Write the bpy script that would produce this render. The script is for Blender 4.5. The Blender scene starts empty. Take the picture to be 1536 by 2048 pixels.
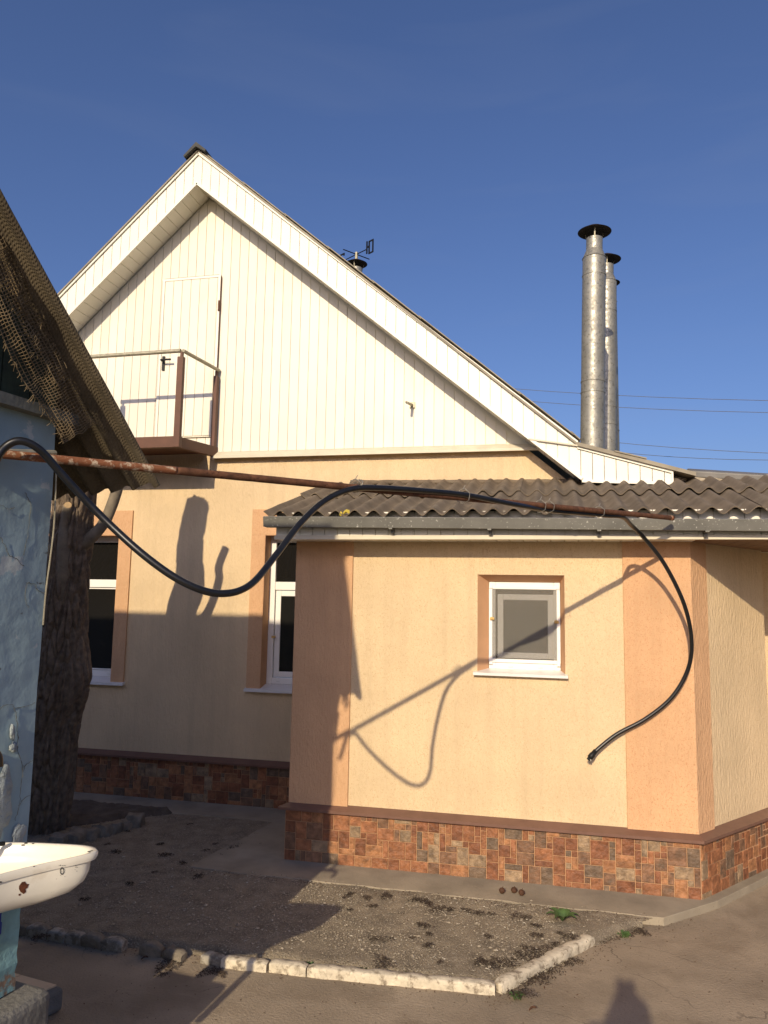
import bpy, bmesh, math, random
from mathutils import Vector, Matrix, noise
rnd = random.Random(7)
D = bpy.data
S = bpy.context.scene
COL = S.collection
R = math.radians

# ------------------------------------------------------------------ camera
F_PX, PITCH, ROLL, YAW, EYE = 1500.0, R(6.7), R(1.02), R(12.6), 1.85
FW = Vector((-math.sin(YAW) * math.cos(PITCH), math.cos(YAW) * math.cos(PITCH), math.sin(PITCH)))
_r = Vector((math.cos(YAW), math.sin(YAW), 0)); _u = _r.cross(FW)
RT = _r * math.cos(ROLL) + _u * math.sin(ROLL)
UP = -_r * math.sin(ROLL) + _u * math.cos(ROLL)
CAM = Vector((0, 0, EYE))
cd = D.cameras.new('camera'); cam = D.objects.new('camera', cd); COL.objects.link(cam)
cd.sensor_fit = 'HORIZONTAL'; cd.sensor_width = 36; cd.lens = 36 * F_PX / 1536
cd.clip_start = 0.02; cd.clip_end = 2000
cam.matrix_world = Matrix(((RT.x, UP.x, -FW.x, 0), (RT.y, UP.y, -FW.y, 0), (RT.z, UP.z, -FW.z, EYE), (0, 0, 0, 1)))
S.camera = cam

# ------------------------------------------------------------------ sky, sun, exposure
SUN = Vector((0.0735, 0.913, -0.402)).normalized()          # the way the light travels
w = D.worlds.new('World'); S.world = w; w.use_nodes = True
nt = w.node_tree; bg = nt.nodes['Background']
sky = nt.nodes.new('ShaderNodeTexSky'); sky.sky_type = 'NISHITA'; sky.sun_disc = False
sky.sun_elevation = math.asin(-SUN.z); sky.sun_rotation = math.atan2(-SUN.x, -SUN.y)
sky.air_density = 1.0; sky.dust_density = 2.4; sky.ozone_density = 6.0
tint = nt.nodes.new('ShaderNodeMix'); tint.data_type = 'RGBA'; tint.blend_type = 'MULTIPLY'; tint.inputs[0].default_value = 1.0; tint.inputs[7].default_value = (1.04, 0.93, 1.04, 1)
nt.links.new(sky.outputs[0], tint.inputs[6]); 
stc = nt.nodes.new('ShaderNodeTexCoord'); smp = nt.nodes.new('ShaderNodeMapping'); smp.inputs['Scale'].default_value = (1.2, 1.2, 7.0); smp.inputs['Rotation'].default_value = (0.1, 0.05, 0)
snz = nt.nodes.new('ShaderNodeTexNoise'); snz.inputs['Scale'].default_value = 2.2; snz.inputs['Detail'].default_value = 7; snz.inputs['Distortion'].default_value = 0.6
smr = nt.nodes.new('ShaderNodeMapRange'); smr.inputs[1].default_value = 0.50; smr.inputs[2].default_value = 0.85; smr.inputs[4].default_value = 0.09
cir = nt.nodes.new('ShaderNodeMix'); cir.data_type = 'RGBA'; cir.inputs[7].default_value = (2.6, 2.9, 3.7, 1)      # thin cirrus
nt.links.new(stc.outputs['Generated'], smp.inputs[0]); nt.links.new(smp.outputs[0], snz.inputs['Vector']); nt.links.new(snz.outputs[0], smr.inputs[0]); nt.links.new(smr.outputs[0], cir.inputs[0])
nt.links.new(tint.outputs[2], cir.inputs[6]); nt.links.new(cir.outputs[2], bg.inputs[0]); bg.inputs[1].default_value = 0.118
sl = D.lights.new('sun', 'SUN'); sun = D.objects.new('sun', sl); COL.objects.link(sun)
sl.energy = 4.45; sl.angle = R(0.55); sl.color = (1.0, 0.84, 0.60)
sun.rotation_euler = SUN.to_track_quat('-Z', 'Y').to_euler(); sun.location = (0, -6, 9)
S.view_settings.view_transform = 'Standard'; S.view_settings.look = 'None'
S.view_settings.exposure = 0.0; S.view_settings.gamma = 1.0

# ------------------------------------------------------------------ surveying helpers: sight line to a real plane
def ray(x, y): return RT * ((x - 768) / F_PX) - UP * ((y - 1024) / F_PX) + FW
def on_y(x, y, v): d = ray(x, y); return CAM + d * (v / d.y)
def on_z(x, y, v=0.0): d = ray(x, y); return CAM + d * ((v - EYE) / d.z)

# ------------------------------------------------------------------ materials
def mat(name, col, rough=0.8, metal=0.0, spec=0.4, var=0.12, vscale=6.0, col2=None, mask=None, bump=0.0, bscale=80.0,
        stretch=(1, 1, 1), rnd_amt=0.0, speck=None, streak=0.0, bdist=0.004):
    """colour col (varied by noise), patches of col2 where a noise exceeds mask=(scale, threshold, softness),
    dark specks speck=(scale, threshold, colour), bump from stretched noise."""
    m = D.materials.new(name); m.use_nodes = True
    N = m.node_tree.nodes; L = m.node_tree.links
    b = N['Principled BSDF']
    b.inputs['Roughness'].default_value = rough; b.inputs['Metallic'].default_value = metal
    b.inputs['Specular IOR Level'].default_value = spec
    tc = N.new('ShaderNodeTexCoord'); oi = N.new('ShaderNodeObjectInfo')
    vec = tc.outputs['Object']
    if rnd_amt:
        mul = N.new('ShaderNodeMath'); mul.operation = 'MULTIPLY'; mul.inputs[1].default_value = 37.0
        L.new(oi.outputs['Random'], mul.inputs[0])
        ad = N.new('ShaderNodeVectorMath'); ad.operation = 'ADD'; L.new(vec, ad.inputs[0]); L.new(mul.outputs[0], ad.inputs[1]); vec = ad.outputs[0]
    def nz(scale, detail=4.0, st=(1, 1, 1), rough_=0.55):
        mp = N.new('ShaderNodeMapping'); L.new(vec, mp.inputs[0]); mp.inputs['Scale'].default_value = st
        t = N.new('ShaderNodeTexNoise'); t.inputs['Scale'].default_value = scale; t.inputs['Detail'].default_value = detail
        t.inputs['Roughness'].default_value = rough_; L.new(mp.outputs[0], t.inputs['Vector']); return t.outputs['Fac']
    def ramp(fac, a, bb):
        r = N.new('ShaderNodeMapRange'); r.inputs[1].default_value = a; r.inputs[2].default_value = bb; L.new(fac, r.inputs[0]); return r.outputs[0]
    def mix(fac, a, bb, mode='MIX'):
        x = N.new('ShaderNodeMix'); x.data_type = 'RGBA'; x.blend_type = mode
        if isinstance(fac, float): x.inputs[0].default_value = fac
        else: L.new(fac, x.inputs[0])
        for i, v in ((6, a), (7, bb)):
            if isinstance(v, tuple): x.inputs[i].default_value = (*v, 1)
            else: L.new(v, x.inputs[i])
        return x.outputs[2]
    lo = tuple(c * (1 - var) for c in col); hi = tuple(min(1, c * (1 + var)) for c in col)
    c = mix(ramp(nz(vscale), 0.3, 0.7), lo, hi)
    if rnd_amt:
        v = N.new('ShaderNodeMapRange'); v.inputs[3].default_value = 1 - rnd_amt; v.inputs[4].default_value = 1 + rnd_amt * 0.6
        L.new(oi.outputs['Random'], v.inputs[0])
        g = N.new('ShaderNodeCombineColor'); [L.new(v.outputs[0], g.inputs[i]) for i in range(3)]
        c = mix(1.0, c, g.outputs[0], 'MULTIPLY')
    if streak:
        s = ramp(nz(15.0, 6, (1, 1, 0.05)), 0.48, 0.75)
        sm = N.new('ShaderNodeMath'); sm.operation = 'MULTIPLY'; sm.inputs[1].default_value = streak; L.new(s, sm.inputs[0])
        c = mix(sm.outputs[0], c, tuple(k * 0.45 for k in col))
    if speck:
        c = mix(ramp(nz(speck[0], 2), speck[1], speck[1] + 0.05), c, speck[2])
    if col2 and mask:
        c = mix(ramp(nz(mask[0], 6, mask[3] if len(mask) > 3 else (1, 1, 1), 0.65), mask[1], mask[1] + mask[2]), c, col2)
    L.new(c, b.inputs['Base Color'])
    if bump:
        h = nz(bscale, 6, stretch, 0.6)
        bp = N.new('ShaderNodeBump'); bp.inputs['Strength'].default_value = bump; bp.inputs['Distance'].default_value = bdist
        L.new(h, bp.inputs['Height']); L.new(bp.outputs[0], b.inputs['Normal'])
    return m

CREAM = (0.68, 0.518, 0.315); PEACH = (0.625, 0.378, 0.205)
MT = {}
MT['cream'] = mat('cream_stucco', CREAM, 0.9, var=0.085, vscale=2.0, bump=1.0, bscale=70, stretch=(1, 1, 0.30), speck=(150, 0.60, (0.56, 0.395, 0.225)), streak=0.16, bdist=0.012)
MT['peach'] = mat('peach_stucco', PEACH, 0.9, var=0.085, vscale=2.0, bump=1.0, bscale=70, stretch=(1, 1, 0.30), speck=(150, 0.60, (0.53, 0.27, 0.13)), streak=0.16, bdist=0.012)
MT['reveal'] = mat('smooth_peach_plaster', (0.60, 0.34, 0.18), 0.85, var=0.08, vscale=5, bump=0.4, bscale=60)
MT['siding'] = mat('cream_white_vinyl', (0.765, 0.72, 0.595), 0.45, var=0.035, vscale=1.3, rnd_amt=0.05, col2=(0.72, 0.63, 0.46), mask=(1.1, 0.56, 0.25, (1, 1, 0.5)))
MT['fascia'] = mat('white_vinyl', (0.785, 0.755, 0.65), 0.45, var=0.03, vscale=1.5, rnd_amt=0.04, bump=0.05, bscale=20)
MT['porch'] = mat('shade_brown_porch_ceiling', (0.20, 0.12, 0.07), 0.8, var=0.15, vscale=8)  # soffit boards past the corner, coloured dark for the shade under the eave
MT['groove'] = mat('vinyl_groove', (0.74, 0.71, 0.57), 0.6, var=0.05)
MT['upvc'] = mat('white_upvc', (0.82, 0.80, 0.75), 0.3, var=0.02)
MT['sill'] = mat('white_sill', (0.72, 0.70, 0.66), 0.35, var=0.05, vscale=12)
MT['brown'] = mat('brown_paint', (0.115, 0.048, 0.026), 0.55, var=0.15, vscale=10, bump=0.1, bscale=60)
MT['ledge'] = mat('brown_metal_ledge', (0.16, 0.085, 0.06), 0.42, var=0.12, vscale=9)
MT['flash'] = mat('cream_flashing', (0.60, 0.54, 0.41), 0.5, var=0.08, vscale=7)
MT['slate'] = mat('weathered_slate', (0.155, 0.120, 0.083), 0.95, var=0.28, vscale=7, bump=0.5, bscale=140, col2=(0.22, 0.19, 0.145), mask=(5, 0.58, 0.2), speck=(90, 0.68, (0.10, 0.085, 0.06)), bdist=0.003)
MT['slate_dark'] = mat('ridge_slate', (0.07, 0.07, 0.065), 0.9, var=0.2, bump=0.4, bscale=60)
MT['mortar'] = mat('mortar', (0.42, 0.36, 0.27), 0.95, var=0.25, vscale=18, bump=0.8, bscale=50, bdist=0.01)
MT['galv_dark'] = mat('weathered_zinc_gutter', (0.155, 0.15, 0.13), 0.55, metal=0.35, var=0.18, vscale=5, bump=0.08, bscale=40, speck=(70, 0.645, (0.42, 0.41, 0.36)))
MT['lead'] = mat('grey_flashing', (0.20, 0.19, 0.175), 0.6, metal=0.3, var=0.2, vscale=4, bump=0.2, bscale=25)
MT['cap'] = mat('dark_cap', (0.030, 0.020, 0.016), 0.7, metal=0.2, var=0.3, vscale=20)
MT['black'] = mat('black_iron', (0.012, 0.012, 0.012), 0.5, metal=0.3, var=0.1)
MT['rail'] = mat('dull_pipe_paint', (0.36, 0.33, 0.24), 0.5, metal=0.3, var=0.2, vscale=25, speck=(60, 0.68, (0.10, 0.09, 0.07)))
MT['rust'] = mat('rusty_steel', (0.115, 0.05, 0.026), 0.85, metal=0.2, var=0.4, vscale=30, bump=0.6, bscale=120, speck=(70, 0.62, (0.06, 0.022, 0.012)), bdist=0.003)
MT['rustpaint'] = mat('rusty_steel_old_paint', (0.46, 0.37, 0.27), 0.85, var=0.2, vscale=30, bump=0.7, bscale=90, col2=(0.19, 0.07, 0.03), mask=(38, 0.40, 0.10), bdist=0.004)
MT['hose'] = mat('black_rubber', (0.010, 0.010, 0.011), 0.33, spec=0.5, var=0.2, vscale=30, speck=(120, 0.72, (0.10, 0.10, 0.10)))
MT['wire'] = mat('tie_wire', (0.30, 0.28, 0.24), 0.5, metal=0.7)
MT['concrete'] = mat('apron_concrete', (0.285, 0.24, 0.175), 0.95, var=0.22, vscale=4, bump=0.5, bscale=60, col2=(0.29, 0.25, 0.19), mask=(3, 0.55, 0.2), speck=(130, 0.68, (0.12, 0.10, 0.075)))
MT['block'] = mat('old_concrete_block', (0.17, 0.165, 0.15), 0.95, var=0.3, vscale=7, bump=0.8, bscale=35, bdist=0.012)
MT['dirt'] = mat('gravelly_soil', (0.275, 0.225, 0.160), 1.0, var=0.3, vscale=9, bump=1.0, bscale=120, speck=(110, 0.58, (0.42, 0.36, 0.27)), bdist=0.02)
MT['garden'] = mat('garden_soil_and_grass', (0.060, 0.058, 0.035), 1.0, var=0.4, vscale=1.5, col2=(0.035, 0.05, 0.02), mask=(0.8, 0.5, 0.1), bump=0.8, bscale=20, bdist=0.05)
MT['soil'] = mat('dark_soil', (0.115, 0.092, 0.07), 1.0, var=0.35, vscale=9, bump=1.0, bscale=60, bdist=0.02)
MT['pebble'] = mat('pebbles', (0.31, 0.26, 0.19), 0.95, var=0.6, vscale=70, speck=(55, 0.60, (0.52, 0.47, 0.38)))
MT['stone'] = mat('worn_stone', (0.20, 0.17, 0.13), 0.95, var=0.3, vscale=14, bump=0.9, bscale=45, bdist=0.012)
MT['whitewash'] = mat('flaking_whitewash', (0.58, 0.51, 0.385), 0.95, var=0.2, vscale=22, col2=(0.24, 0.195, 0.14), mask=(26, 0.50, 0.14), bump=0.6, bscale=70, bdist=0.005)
MT['worn_shadewash'] = mat('worn_shade_toned_whitewash', (0.34, 0.31, 0.26), 0.95, var=0.25, vscale=18, col2=(0.17, 0.145, 0.11), mask=(20, 0.44, 0.14), bump=0.7, bscale=50, bdist=0.008)  # worn whitewash, its colour also lowered for kerb stones in shade
MT['bark'] = mat('furrowed_bark', (0.185, 0.140, 0.100), 1.0, var=0.35, vscale=22, bump=1.0, bscale=28, stretch=(1, 1, 0.3), bdist=0.03)
MT['bark_smooth'] = mat('smooth_bark', (0.20, 0.165, 0.12), 0.9, var=0.25, vscale=14, bump=0.4, bscale=40, stretch=(1, 1, 0.4), col2=(0.12, 0.095, 0.07), mask=(9, 0.55, 0.15))
MT['cutwood'] = mat('sawn_wood', (0.42, 0.29, 0.15), 0.9, var=0.2, vscale=50)
MT['blue'] = mat('peeling_blue_paint', (0.26, 0.355, 0.39), 0.75, var=0.10, vscale=5, col2=(0.40, 0.45, 0.45), mask=(5.5, 0.61, 0.02), bump=0.35, bscale=14, speck=(24, 0.73, (0.10, 0.11, 0.11)), bdist=0.012)
MT['bluepatch'] = mat('bare_plaster_patch', (0.33, 0.375, 0.38), 0.9, var=0.2, vscale=12, bump=0.9, bscale=30, bdist=0.03)
MT['teal'] = mat('teal_paint', (0.20, 0.36, 0.37), 0.8, var=0.25, vscale=14, col2=(0.24, 0.17, 0.12), mask=(8, 0.56, 0.05), bump=0.7, bscale=30, bdist=0.01)
MT['brick'] = mat('crumbling_brick', (0.25, 0.13, 0.085), 0.95, var=0.3, vscale=15, bump=0.9, bscale=40, bdist=0.01)
MT['greenboard'] = mat('dark_green_boards', (0.028, 0.042, 0.028), 0.8, var=0.4, vscale=12, stretch=(1, 1, 0.2), bump=0.4, bscale=40)
MT['beam'] = mat('grey_wood', (0.12, 0.125, 0.11), 0.9, var=0.3, vscale=12, bump=0.5, bscale=40)
MT['burlap'] = mat('jute_thread', (0.17, 0.125, 0.072), 1.0, var=0.3, vscale=30)
MT['enamel'] = mat('chipped_enamel', (0.76, 0.715, 0.60), 0.22, spec=0.5, var=0.06, vscale=9, col2=(0.60, 0.52, 0.39), mask=(7, 0.57, 0.2), speck=(160, 0.74, (0.25, 0.18, 0.12)))
MT['chip'] = mat('rust_chip', (0.10, 0.03, 0.012), 0.9, var=0.4, vscale=90)
MT['decal'] = mat('faded_black_stamp', (0.05, 0.05, 0.045), 0.8, var=0.2)
MT['brass'] = mat('tarnished_brass', (0.07, 0.055, 0.042), 0.35, metal=0.85, var=0.3, vscale=30)
MT['tile_top'] = mat('beige_floor_tile', (0.62, 0.48, 0.33), 0.5, var=0.1, vscale=9)
MT['bluerag'] = mat('blue_rag', (0.02, 0.045, 0.22), 0.9, var=0.3)
MT['weed'] = mat('dry_dark_weed', (0.055, 0.038, 0.027), 0.95, var=0.5, vscale=60, rnd_amt=0.3)
MT['leaf'] = mat('green_leaf', (0.055, 0.10, 0.028), 0.6, var=0.35, vscale=30)
MT['leafy'] = mat('bush_leaf', (0.05, 0.09, 0.025), 0.7, var=0.4, vscale=10)
MT['yellow'] = mat('yellow_leaf', (0.55, 0.42, 0.06), 0.8, var=0.2)
MT['pod'] = mat('brown_pod', (0.075, 0.032, 0.015), 0.8, var=0.3, vscale=60)
MT['grout'] = mat('beige_grout', (0.46, 0.27, 0.15), 0.9, var=0.12, vscale=30)
MT['clip'] = mat('yellowed_clip', (0.60, 0.40, 0.13), 0.5, var=0.1)
MT['cloth'] = mat('dark_clothes', (0.03, 0.03, 0.035), 0.9); MT['skin'] = mat('skin', (0.5, 0.3, 0.2), 0.6)
MT['roofgrey'] = mat('roof_edge', (0.30, 0.265, 0.20), 0.9, var=0.2, vscale=6, bump=0.3, bscale=60)
MT['cable'] = mat('overhead_cable', (0.12, 0.12, 0.13), 0.6)
TILE_COLS = [((0.262, 0.108, 0.048), 5), ((0.195, 0.076, 0.035), 5), ((0.315, 0.145, 0.064), 4), ((0.150, 0.100, 0.064), 2), ((0.28, 0.190, 0.112), 2), ((0.195, 0.102, 0.056), 3)]
TILES = []
for i, (c, n) in enumerate(TILE_COLS):
    g = (0.19, 0.075, 0.034) if i < 3 else (0.11, 0.072, 0.045)
    m = mat('plinth_tile_%d' % i, c, 0.5, var=0.42, vscale=24, rnd_amt=0.14, bump=0.9, bscale=30, bdist=0.014, col2=g, mask=(11 if i < 3 else 16, 0.55 if i < 3 else 0.48, 0.22))
    TILES += [m] * n

def glass_mat():
    m = D.materials.new('dark_window_glass'); m.use_nodes = True; b = m.node_tree.nodes['Principled BSDF']
    b.inputs['Base Color'].default_value = (0.012, 0.011, 0.010, 1); b.inputs['Roughness'].default_value = 0.02
    b.inputs['Specular IOR Level'].default_value = 0.5
    return m
MT['glass'] = glass_mat()
def screen_mat():
    m = D.materials.new('insect_screen_mesh'); m.use_nodes = True; N = m.node_tree.nodes; L = m.node_tree.links
    b = N['Principled BSDF']; b.inputs['Base Color'].default_value = (0.22, 0.205, 0.17, 1); b.inputs['Roughness'].default_value = 0.7
    t = N.new('ShaderNodeBsdfTransparent'); x = N.new('ShaderNodeMixShader'); x.inputs[0].default_value = 0.34
    L.new(t.outputs[0], x.inputs[1]); L.new(b.outputs[0], x.inputs[2]); L.new(x.outputs[0], N['Material Output'].inputs[0])
    return m
MT['screen'] = screen_mat()
def zinc_mat():
    m = mat('spangled_galvanised_steel', (0.31, 0.298, 0.255), 0.52, metal=0.55, var=0.15, vscale=5, col2=(0.20, 0.19, 0.16), mask=(34, 0.56, 0.06))
    N = m.node_tree.nodes; L = m.node_tree.links; b = N['Principled BSDF']
    tc = N.new('ShaderNodeTexCoord'); v = N.new('ShaderNodeTexVoronoi'); v.inputs['Scale'].default_value = 42
    L.new(tc.outputs['Object'], v.inputs['Vector'])
    r = N.new('ShaderNodeMapRange'); r.inputs[3].default_value = 0.34; r.inputs[4].default_value = 0.66
    L.new(v.outputs['Color'], r.inputs[0]); L.new(r.outputs[0], b.inputs['Roughness'])
    bp = N.new('ShaderNodeBump'); bp.inputs['Strength'].default_value = 0.22; bp.inputs['Distance'].default_value = 0.01
    sp = N.new('ShaderNodeSeparateColor'); L.new(v.outputs['Color'], sp.inputs[0]); L.new(sp.outputs[1], bp.inputs['Height']); L.new(bp.outputs[0], b.inputs['Normal'])
    return m
MT['zinc'] = zinc_mat()
def weave_mat():
    """corrugated sheet whose underside carries the imprint of a woven cloth"""
    m = mat('sheet_with_woven_imprint', (0.108, 0.085, 0.053), 0.95, var=0.25, vscale=7, col2=(0.07, 0.052, 0.033), mask=(6, 0.54, 0.15))
    N = m.node_tree.nodes; L = m.node_tree.links; b = N['Principled BSDF']; tc = N.new('ShaderNodeTexCoord')
    hs = []
    for ax in ('X', 'Y'):
        wv = N.new('ShaderNodeTexWave'); wv.bands_direction = ax; wv.inputs['Scale'].default_value = 36; wv.inputs['Distortion'].default_value = 1.0
        wv.inputs['Detail'].default_value = 1; L.new(tc.outputs['Generated'] if False else tc.outputs['Object'], wv.inputs['Vector']); hs.append(wv.outputs['Fac'])
    mx = N.new('ShaderNodeMath'); mx.operation = 'MULTIPLY'; L.new(hs[0], mx.inputs[0]); L.new(hs[1], mx.inputs[1])
    bp = N.new('ShaderNodeBump'); bp.inputs['Strength'].default_value = 0.6; bp.inputs['Distance'].default_value = 0.003
    L.new(mx.outputs[0], bp.inputs['Height']); L.new(bp.outputs[0], b.inputs['Normal'])
    return m
MT['weave'] = weave_mat()
def yard_mat():
    m = mat('worn_yard_concrete', (0.30, 0.240, 0.170), 0.95, var=0.22, vscale=2.2, bump=0.5, bscale=75, col2=(0.225, 0.175, 0.12), mask=(2.4, 0.50, 0.16), speck=(120, 0.65, (0.15, 0.115, 0.08)), bdist=0.014)
    N = m.node_tree.nodes; L = m.node_tree.links; b = N['Principled BSDF']; tc = N.new('ShaderNodeTexCoord')
    n = N.new('ShaderNodeTexNoise'); n.inputs['Scale'].default_value = 3.0; n.inputs['Detail'].default_value = 5; L.new(tc.outputs['Object'], n.inputs['Vector'])
    ad = N.new('ShaderNodeMix'); ad.data_type = 'VECTOR'; ad.inputs[0].default_value = 0.25; L.new(tc.outputs['Object'], ad.inputs[4]); L.new(n.outputs['Color'], ad.inputs[5])
    v = N.new('ShaderNodeTexVoronoi'); v.feature = 'DISTANCE_TO_EDGE'; v.inputs['Scale'].default_value = 1.4; L.new(ad.outputs[1], v.inputs['Vector'])
    r = N.new('ShaderNodeMapRange'); r.inputs[1].default_value = 0.0005; r.inputs[2].default_value = 0.0035; L.new(v.outputs[0], r.inputs[0])
    n3 = N.new('ShaderNodeTexNoise'); n3.inputs['Scale'].default_value = 1.3; L.new(tc.outputs['Object'], n3.inputs['Vector']); r3 = N.new('ShaderNodeMapRange'); r3.inputs[1].default_value = 0.50; r3.inputs[2].default_value = 0.58; r3.inputs[3].default_value = 1.0; r3.inputs[4].default_value = 0.35; L.new(n3.outputs[0], r3.inputs[0]); mxx = N.new('ShaderNodeMath'); mxx.operation = 'MAXIMUM'; L.new(r.outputs[0], mxx.inputs[0]); L.new(r3.outputs[0], mxx.inputs[1]); r = mxx
    src = b.inputs['Base Color'].links[0].from_socket
    x = N.new('ShaderNodeMix'); x.data_type = 'RGBA'; L.new(r.outputs[0], x.inputs[0]); x.inputs[6].default_value = (0.09, 0.07, 0.05, 1); L.new(src, x.inputs[7])
    # pale scuffed trowel marks
    n2 = N.new('ShaderNodeTexNoise'); n2.inputs['Scale'].default_value = 5; n2.inputs['Detail'].default_value = 8; n2.inputs['Roughness'].default_value = 0.7
    mp = N.new('ShaderNodeMapping'); mp.inputs['Scale'].default_value = (0.5, 2.2, 1); mp.inputs['Rotation'].default_value = (0, 0, 0.35)
    L.new(tc.outputs['Object'], mp.inputs[0]); L.new(mp.outputs[0], n2.inputs['Vector'])
    r2 = N.new('ShaderNodeMapRange'); r2.inputs[1].default_value = 0.58; r2.inputs[2].default_value = 0.75; r2.inputs[4].default_value = 0.55; L.new(n2.outputs[0], r2.inputs[0])
    y = N.new('ShaderNodeMix'); y.data_type = 'RGBA'; L.new(r2.outputs[0], y.inputs[0]); L.new(x.outputs[2], y.inputs[6]); y.inputs[7].default_value = (0.37, 0.31, 0.235, 1)
    L.new(y.outputs[2], b.inputs['Base Color'])
    return m
MT['yard'] = yard_mat()

# ------------------------------------------------------------------ mesh builder
class MB:
    def __init__(s): s.v = []; s.f = []
    def add(s, vs, fs):
        o = len(s.v); s.v += [tuple(p) for p in vs]; s.f += [tuple(i + o for i in f) for f in fs]; return s
    def box(s, x0, x1, y0, y1, z0, z1):
        return s.add([(x0, y0, z0), (x1, y0, z0), (x1, y1, z0), (x0, y1, z0), (x0, y0, z1), (x1, y0, z1), (x1, y1, z1), (x0, y1, z1)],
                     [(3, 2, 1, 0), (4, 5, 6, 7), (0, 1, 5, 4), (1, 2, 6, 5), (2, 3, 7, 6), (3, 0, 4, 7)])
    def obox(s, o, a, b, c):
        """box from corner o with edge vectors a, b, c (right-handed)"""
        o, a, b, c = map(Vector, (o, a, b, c))
        return s.add([o, o + a, o + a + b, o + b, o + c, o + a + c, o + a + b + c, o + b + c],
                     [(3, 2, 1, 0), (4, 5, 6, 7), (0, 1, 5, 4), (1, 2, 6, 5), (2, 3, 7, 6), (3, 0, 4, 7)])
    def bar(s, p, q, w, h, up=(0, 0, 1)):
        p, q = Vector(p), Vector(q); t = (q - p).normalized(); u = Vector(up)
        sd = t.cross(u).normalized() if abs(t.dot(u)) < 0.99 else Vector((1, 0, 0)); u = sd.cross(t)
        return s.obox(p - sd * w / 2 - u * h / 2, q - p, sd * w, u * h)
    def prism(s, poly, d, inset=None):
        """polygon (list of Vectors, ccw seen from the front) extruded by -d; inset = alternative front polygon"""
        n = len(poly); d = Vector(d); fr = inset or poly
        vs = [Vector(p) for p in fr] + [Vector(p) + d for p in poly]
        fs = [tuple(range(n)), tuple(range(2 * n - 1, n - 1, -1))] + [((i + 1) % n, i, n + i, n + (i + 1) % n) for i in range(n)]
        return s.add(vs, fs)
    def tube(s, pts, r, seg=8, cap=True):
        pts = [Vector(p) for p in pts]; n = len(pts); rs = r if isinstance(r, (list, tuple)) else [r] * n
        ring = []; u = None
        for i, p in enumerate(pts):
            t = (pts[min(i + 1, n - 1)] - pts[max(i - 1, 0)]).normalized()
            if u is None: u = t.orthogonal().normalized()
            u = (u - t * u.dot(t)).normalized(); b = t.cross(u)
            ring.append([p + (u * math.cos(2 * math.pi * k / seg) + b * math.sin(2 * math.pi * k / seg)) * rs[i] for k in range(seg)])
        vs = [q for rr in ring for q in rr]; fs = []
        for i in range(n - 1):
            for k in range(seg): fs.append((i * seg + k, i * seg + (k + 1) % seg, (i + 1) * seg + (k + 1) % seg, (i + 1) * seg + k))
        if cap: fs += [tuple(range(seg - 1, -1, -1)), tuple((n - 1) * seg + k for k in range(seg))]
        return s.add(vs, fs)
    def lathe(s, prof, c=(0, 0, 0), seg=32):
        vs = []; fs = []; n = len(prof)
        for r, z in prof:
            for k in range(seg): a = 2 * math.pi * k / seg; vs.append((c[0] + r * math.cos(a), c[1] + r * math.sin(a), c[2] + z))
        for i in range(n - 1):
            for k in range(seg): fs.append((i * seg + k, i * seg + (k + 1) % seg, (i + 1) * seg + (k + 1) % seg, (i + 1) * seg + k))
        return s.add(vs, fs)
    def mesh(s, name, m, smooth=False):
        me = D.meshes.new(name); me.from_pydata(s.v, [], s.f); me.materials.append(MT[m] if isinstance(m, str) else m)
        if smooth:
            for p in me.polygons: p.use_smooth = True
            if smooth == 'auto':
                pass
        me.update(); return me
    def build(s, name, m, parent=None, smooth=False): return link(name, s.mesh(name, m, smooth), parent)
def link(name, me, parent=None, loc=None, rot=None, scale=None):
    o = D.objects.new(name, me); COL.objects.link(o)
    if loc is not None: o.location = loc
    if rot is not None: o.rotation_euler = rot
    if scale is not None: o.scale = scale
    if parent is not None:
        o.parent = parent; o.matrix_parent_inverse = WM[parent.name].inverted()
        WM[o.name] = Matrix.LocRotScale(o.location, o.rotation_euler, o.scale)
    else: WM[o.name] = Matrix.LocRotScale(o.location, o.rotation_euler, o.scale)
    return o
WM = {}       # world matrix of each object when made (the parts are modelled in world metres)
def thing(name, label, cat, loc, group=None):
    o = D.objects.new(name, None); COL.objects.link(o); o.location = loc; o.empty_display_size = 0.1
    WM[o.name] = Matrix.Translation(Vector(loc)); tag(o, label, cat, group); return o
def tag(o, label, cat, group=None):
    o['label'] = label; o['category'] = cat
    if group: o['group'] = group
    return o
def kind(o, k, label=None):
    o['kind'] = k
    if label: o['label'] = label
    return o
def smooth_path(pts, n=8):
    pts = [Vector(p) for p in pts]; out = []
    for i in range(len(pts) - 1):
        p0, p1, p2, p3 = pts[max(i - 1, 0)], pts[i], pts[i + 1], pts[min(i + 2, len(pts) - 1)]
        for k in range(n):
            t = k / n
            out.append(0.5 * ((2 * p1) + (p2 - p0) * t + (2 * p0 - 5 * p1 + 4 * p2 - p3) * t * t + (3 * p1 - p0 - 3 * p2 + p3) * t ** 3))
    return out + [pts[-1]]
def shade_by_angle(o, a=40):
    me = o.data
    for p in me.polygons: p.use_smooth = True
    bm = bmesh.new(); bm.from_mesh(me)
    for e in bm.edges:
        if len(e.link_faces) == 2 and e.calc_face_angle(0) > R(a): e.smooth = False
    bm.to_mesh(me); bm.free()
def bevelled(mb, name, m, parent=None, w=0.004, seg=2):
    o = mb.build(name, m, parent); b = o.modifiers.new('bevel', 'BEVEL'); b.width = w; b.segments = seg; b.limit_method = 'ANGLE'; return o

YM, YA, YF = 6.42, 5.23, 6.13           # main wall, annex wall, gable fascia

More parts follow.
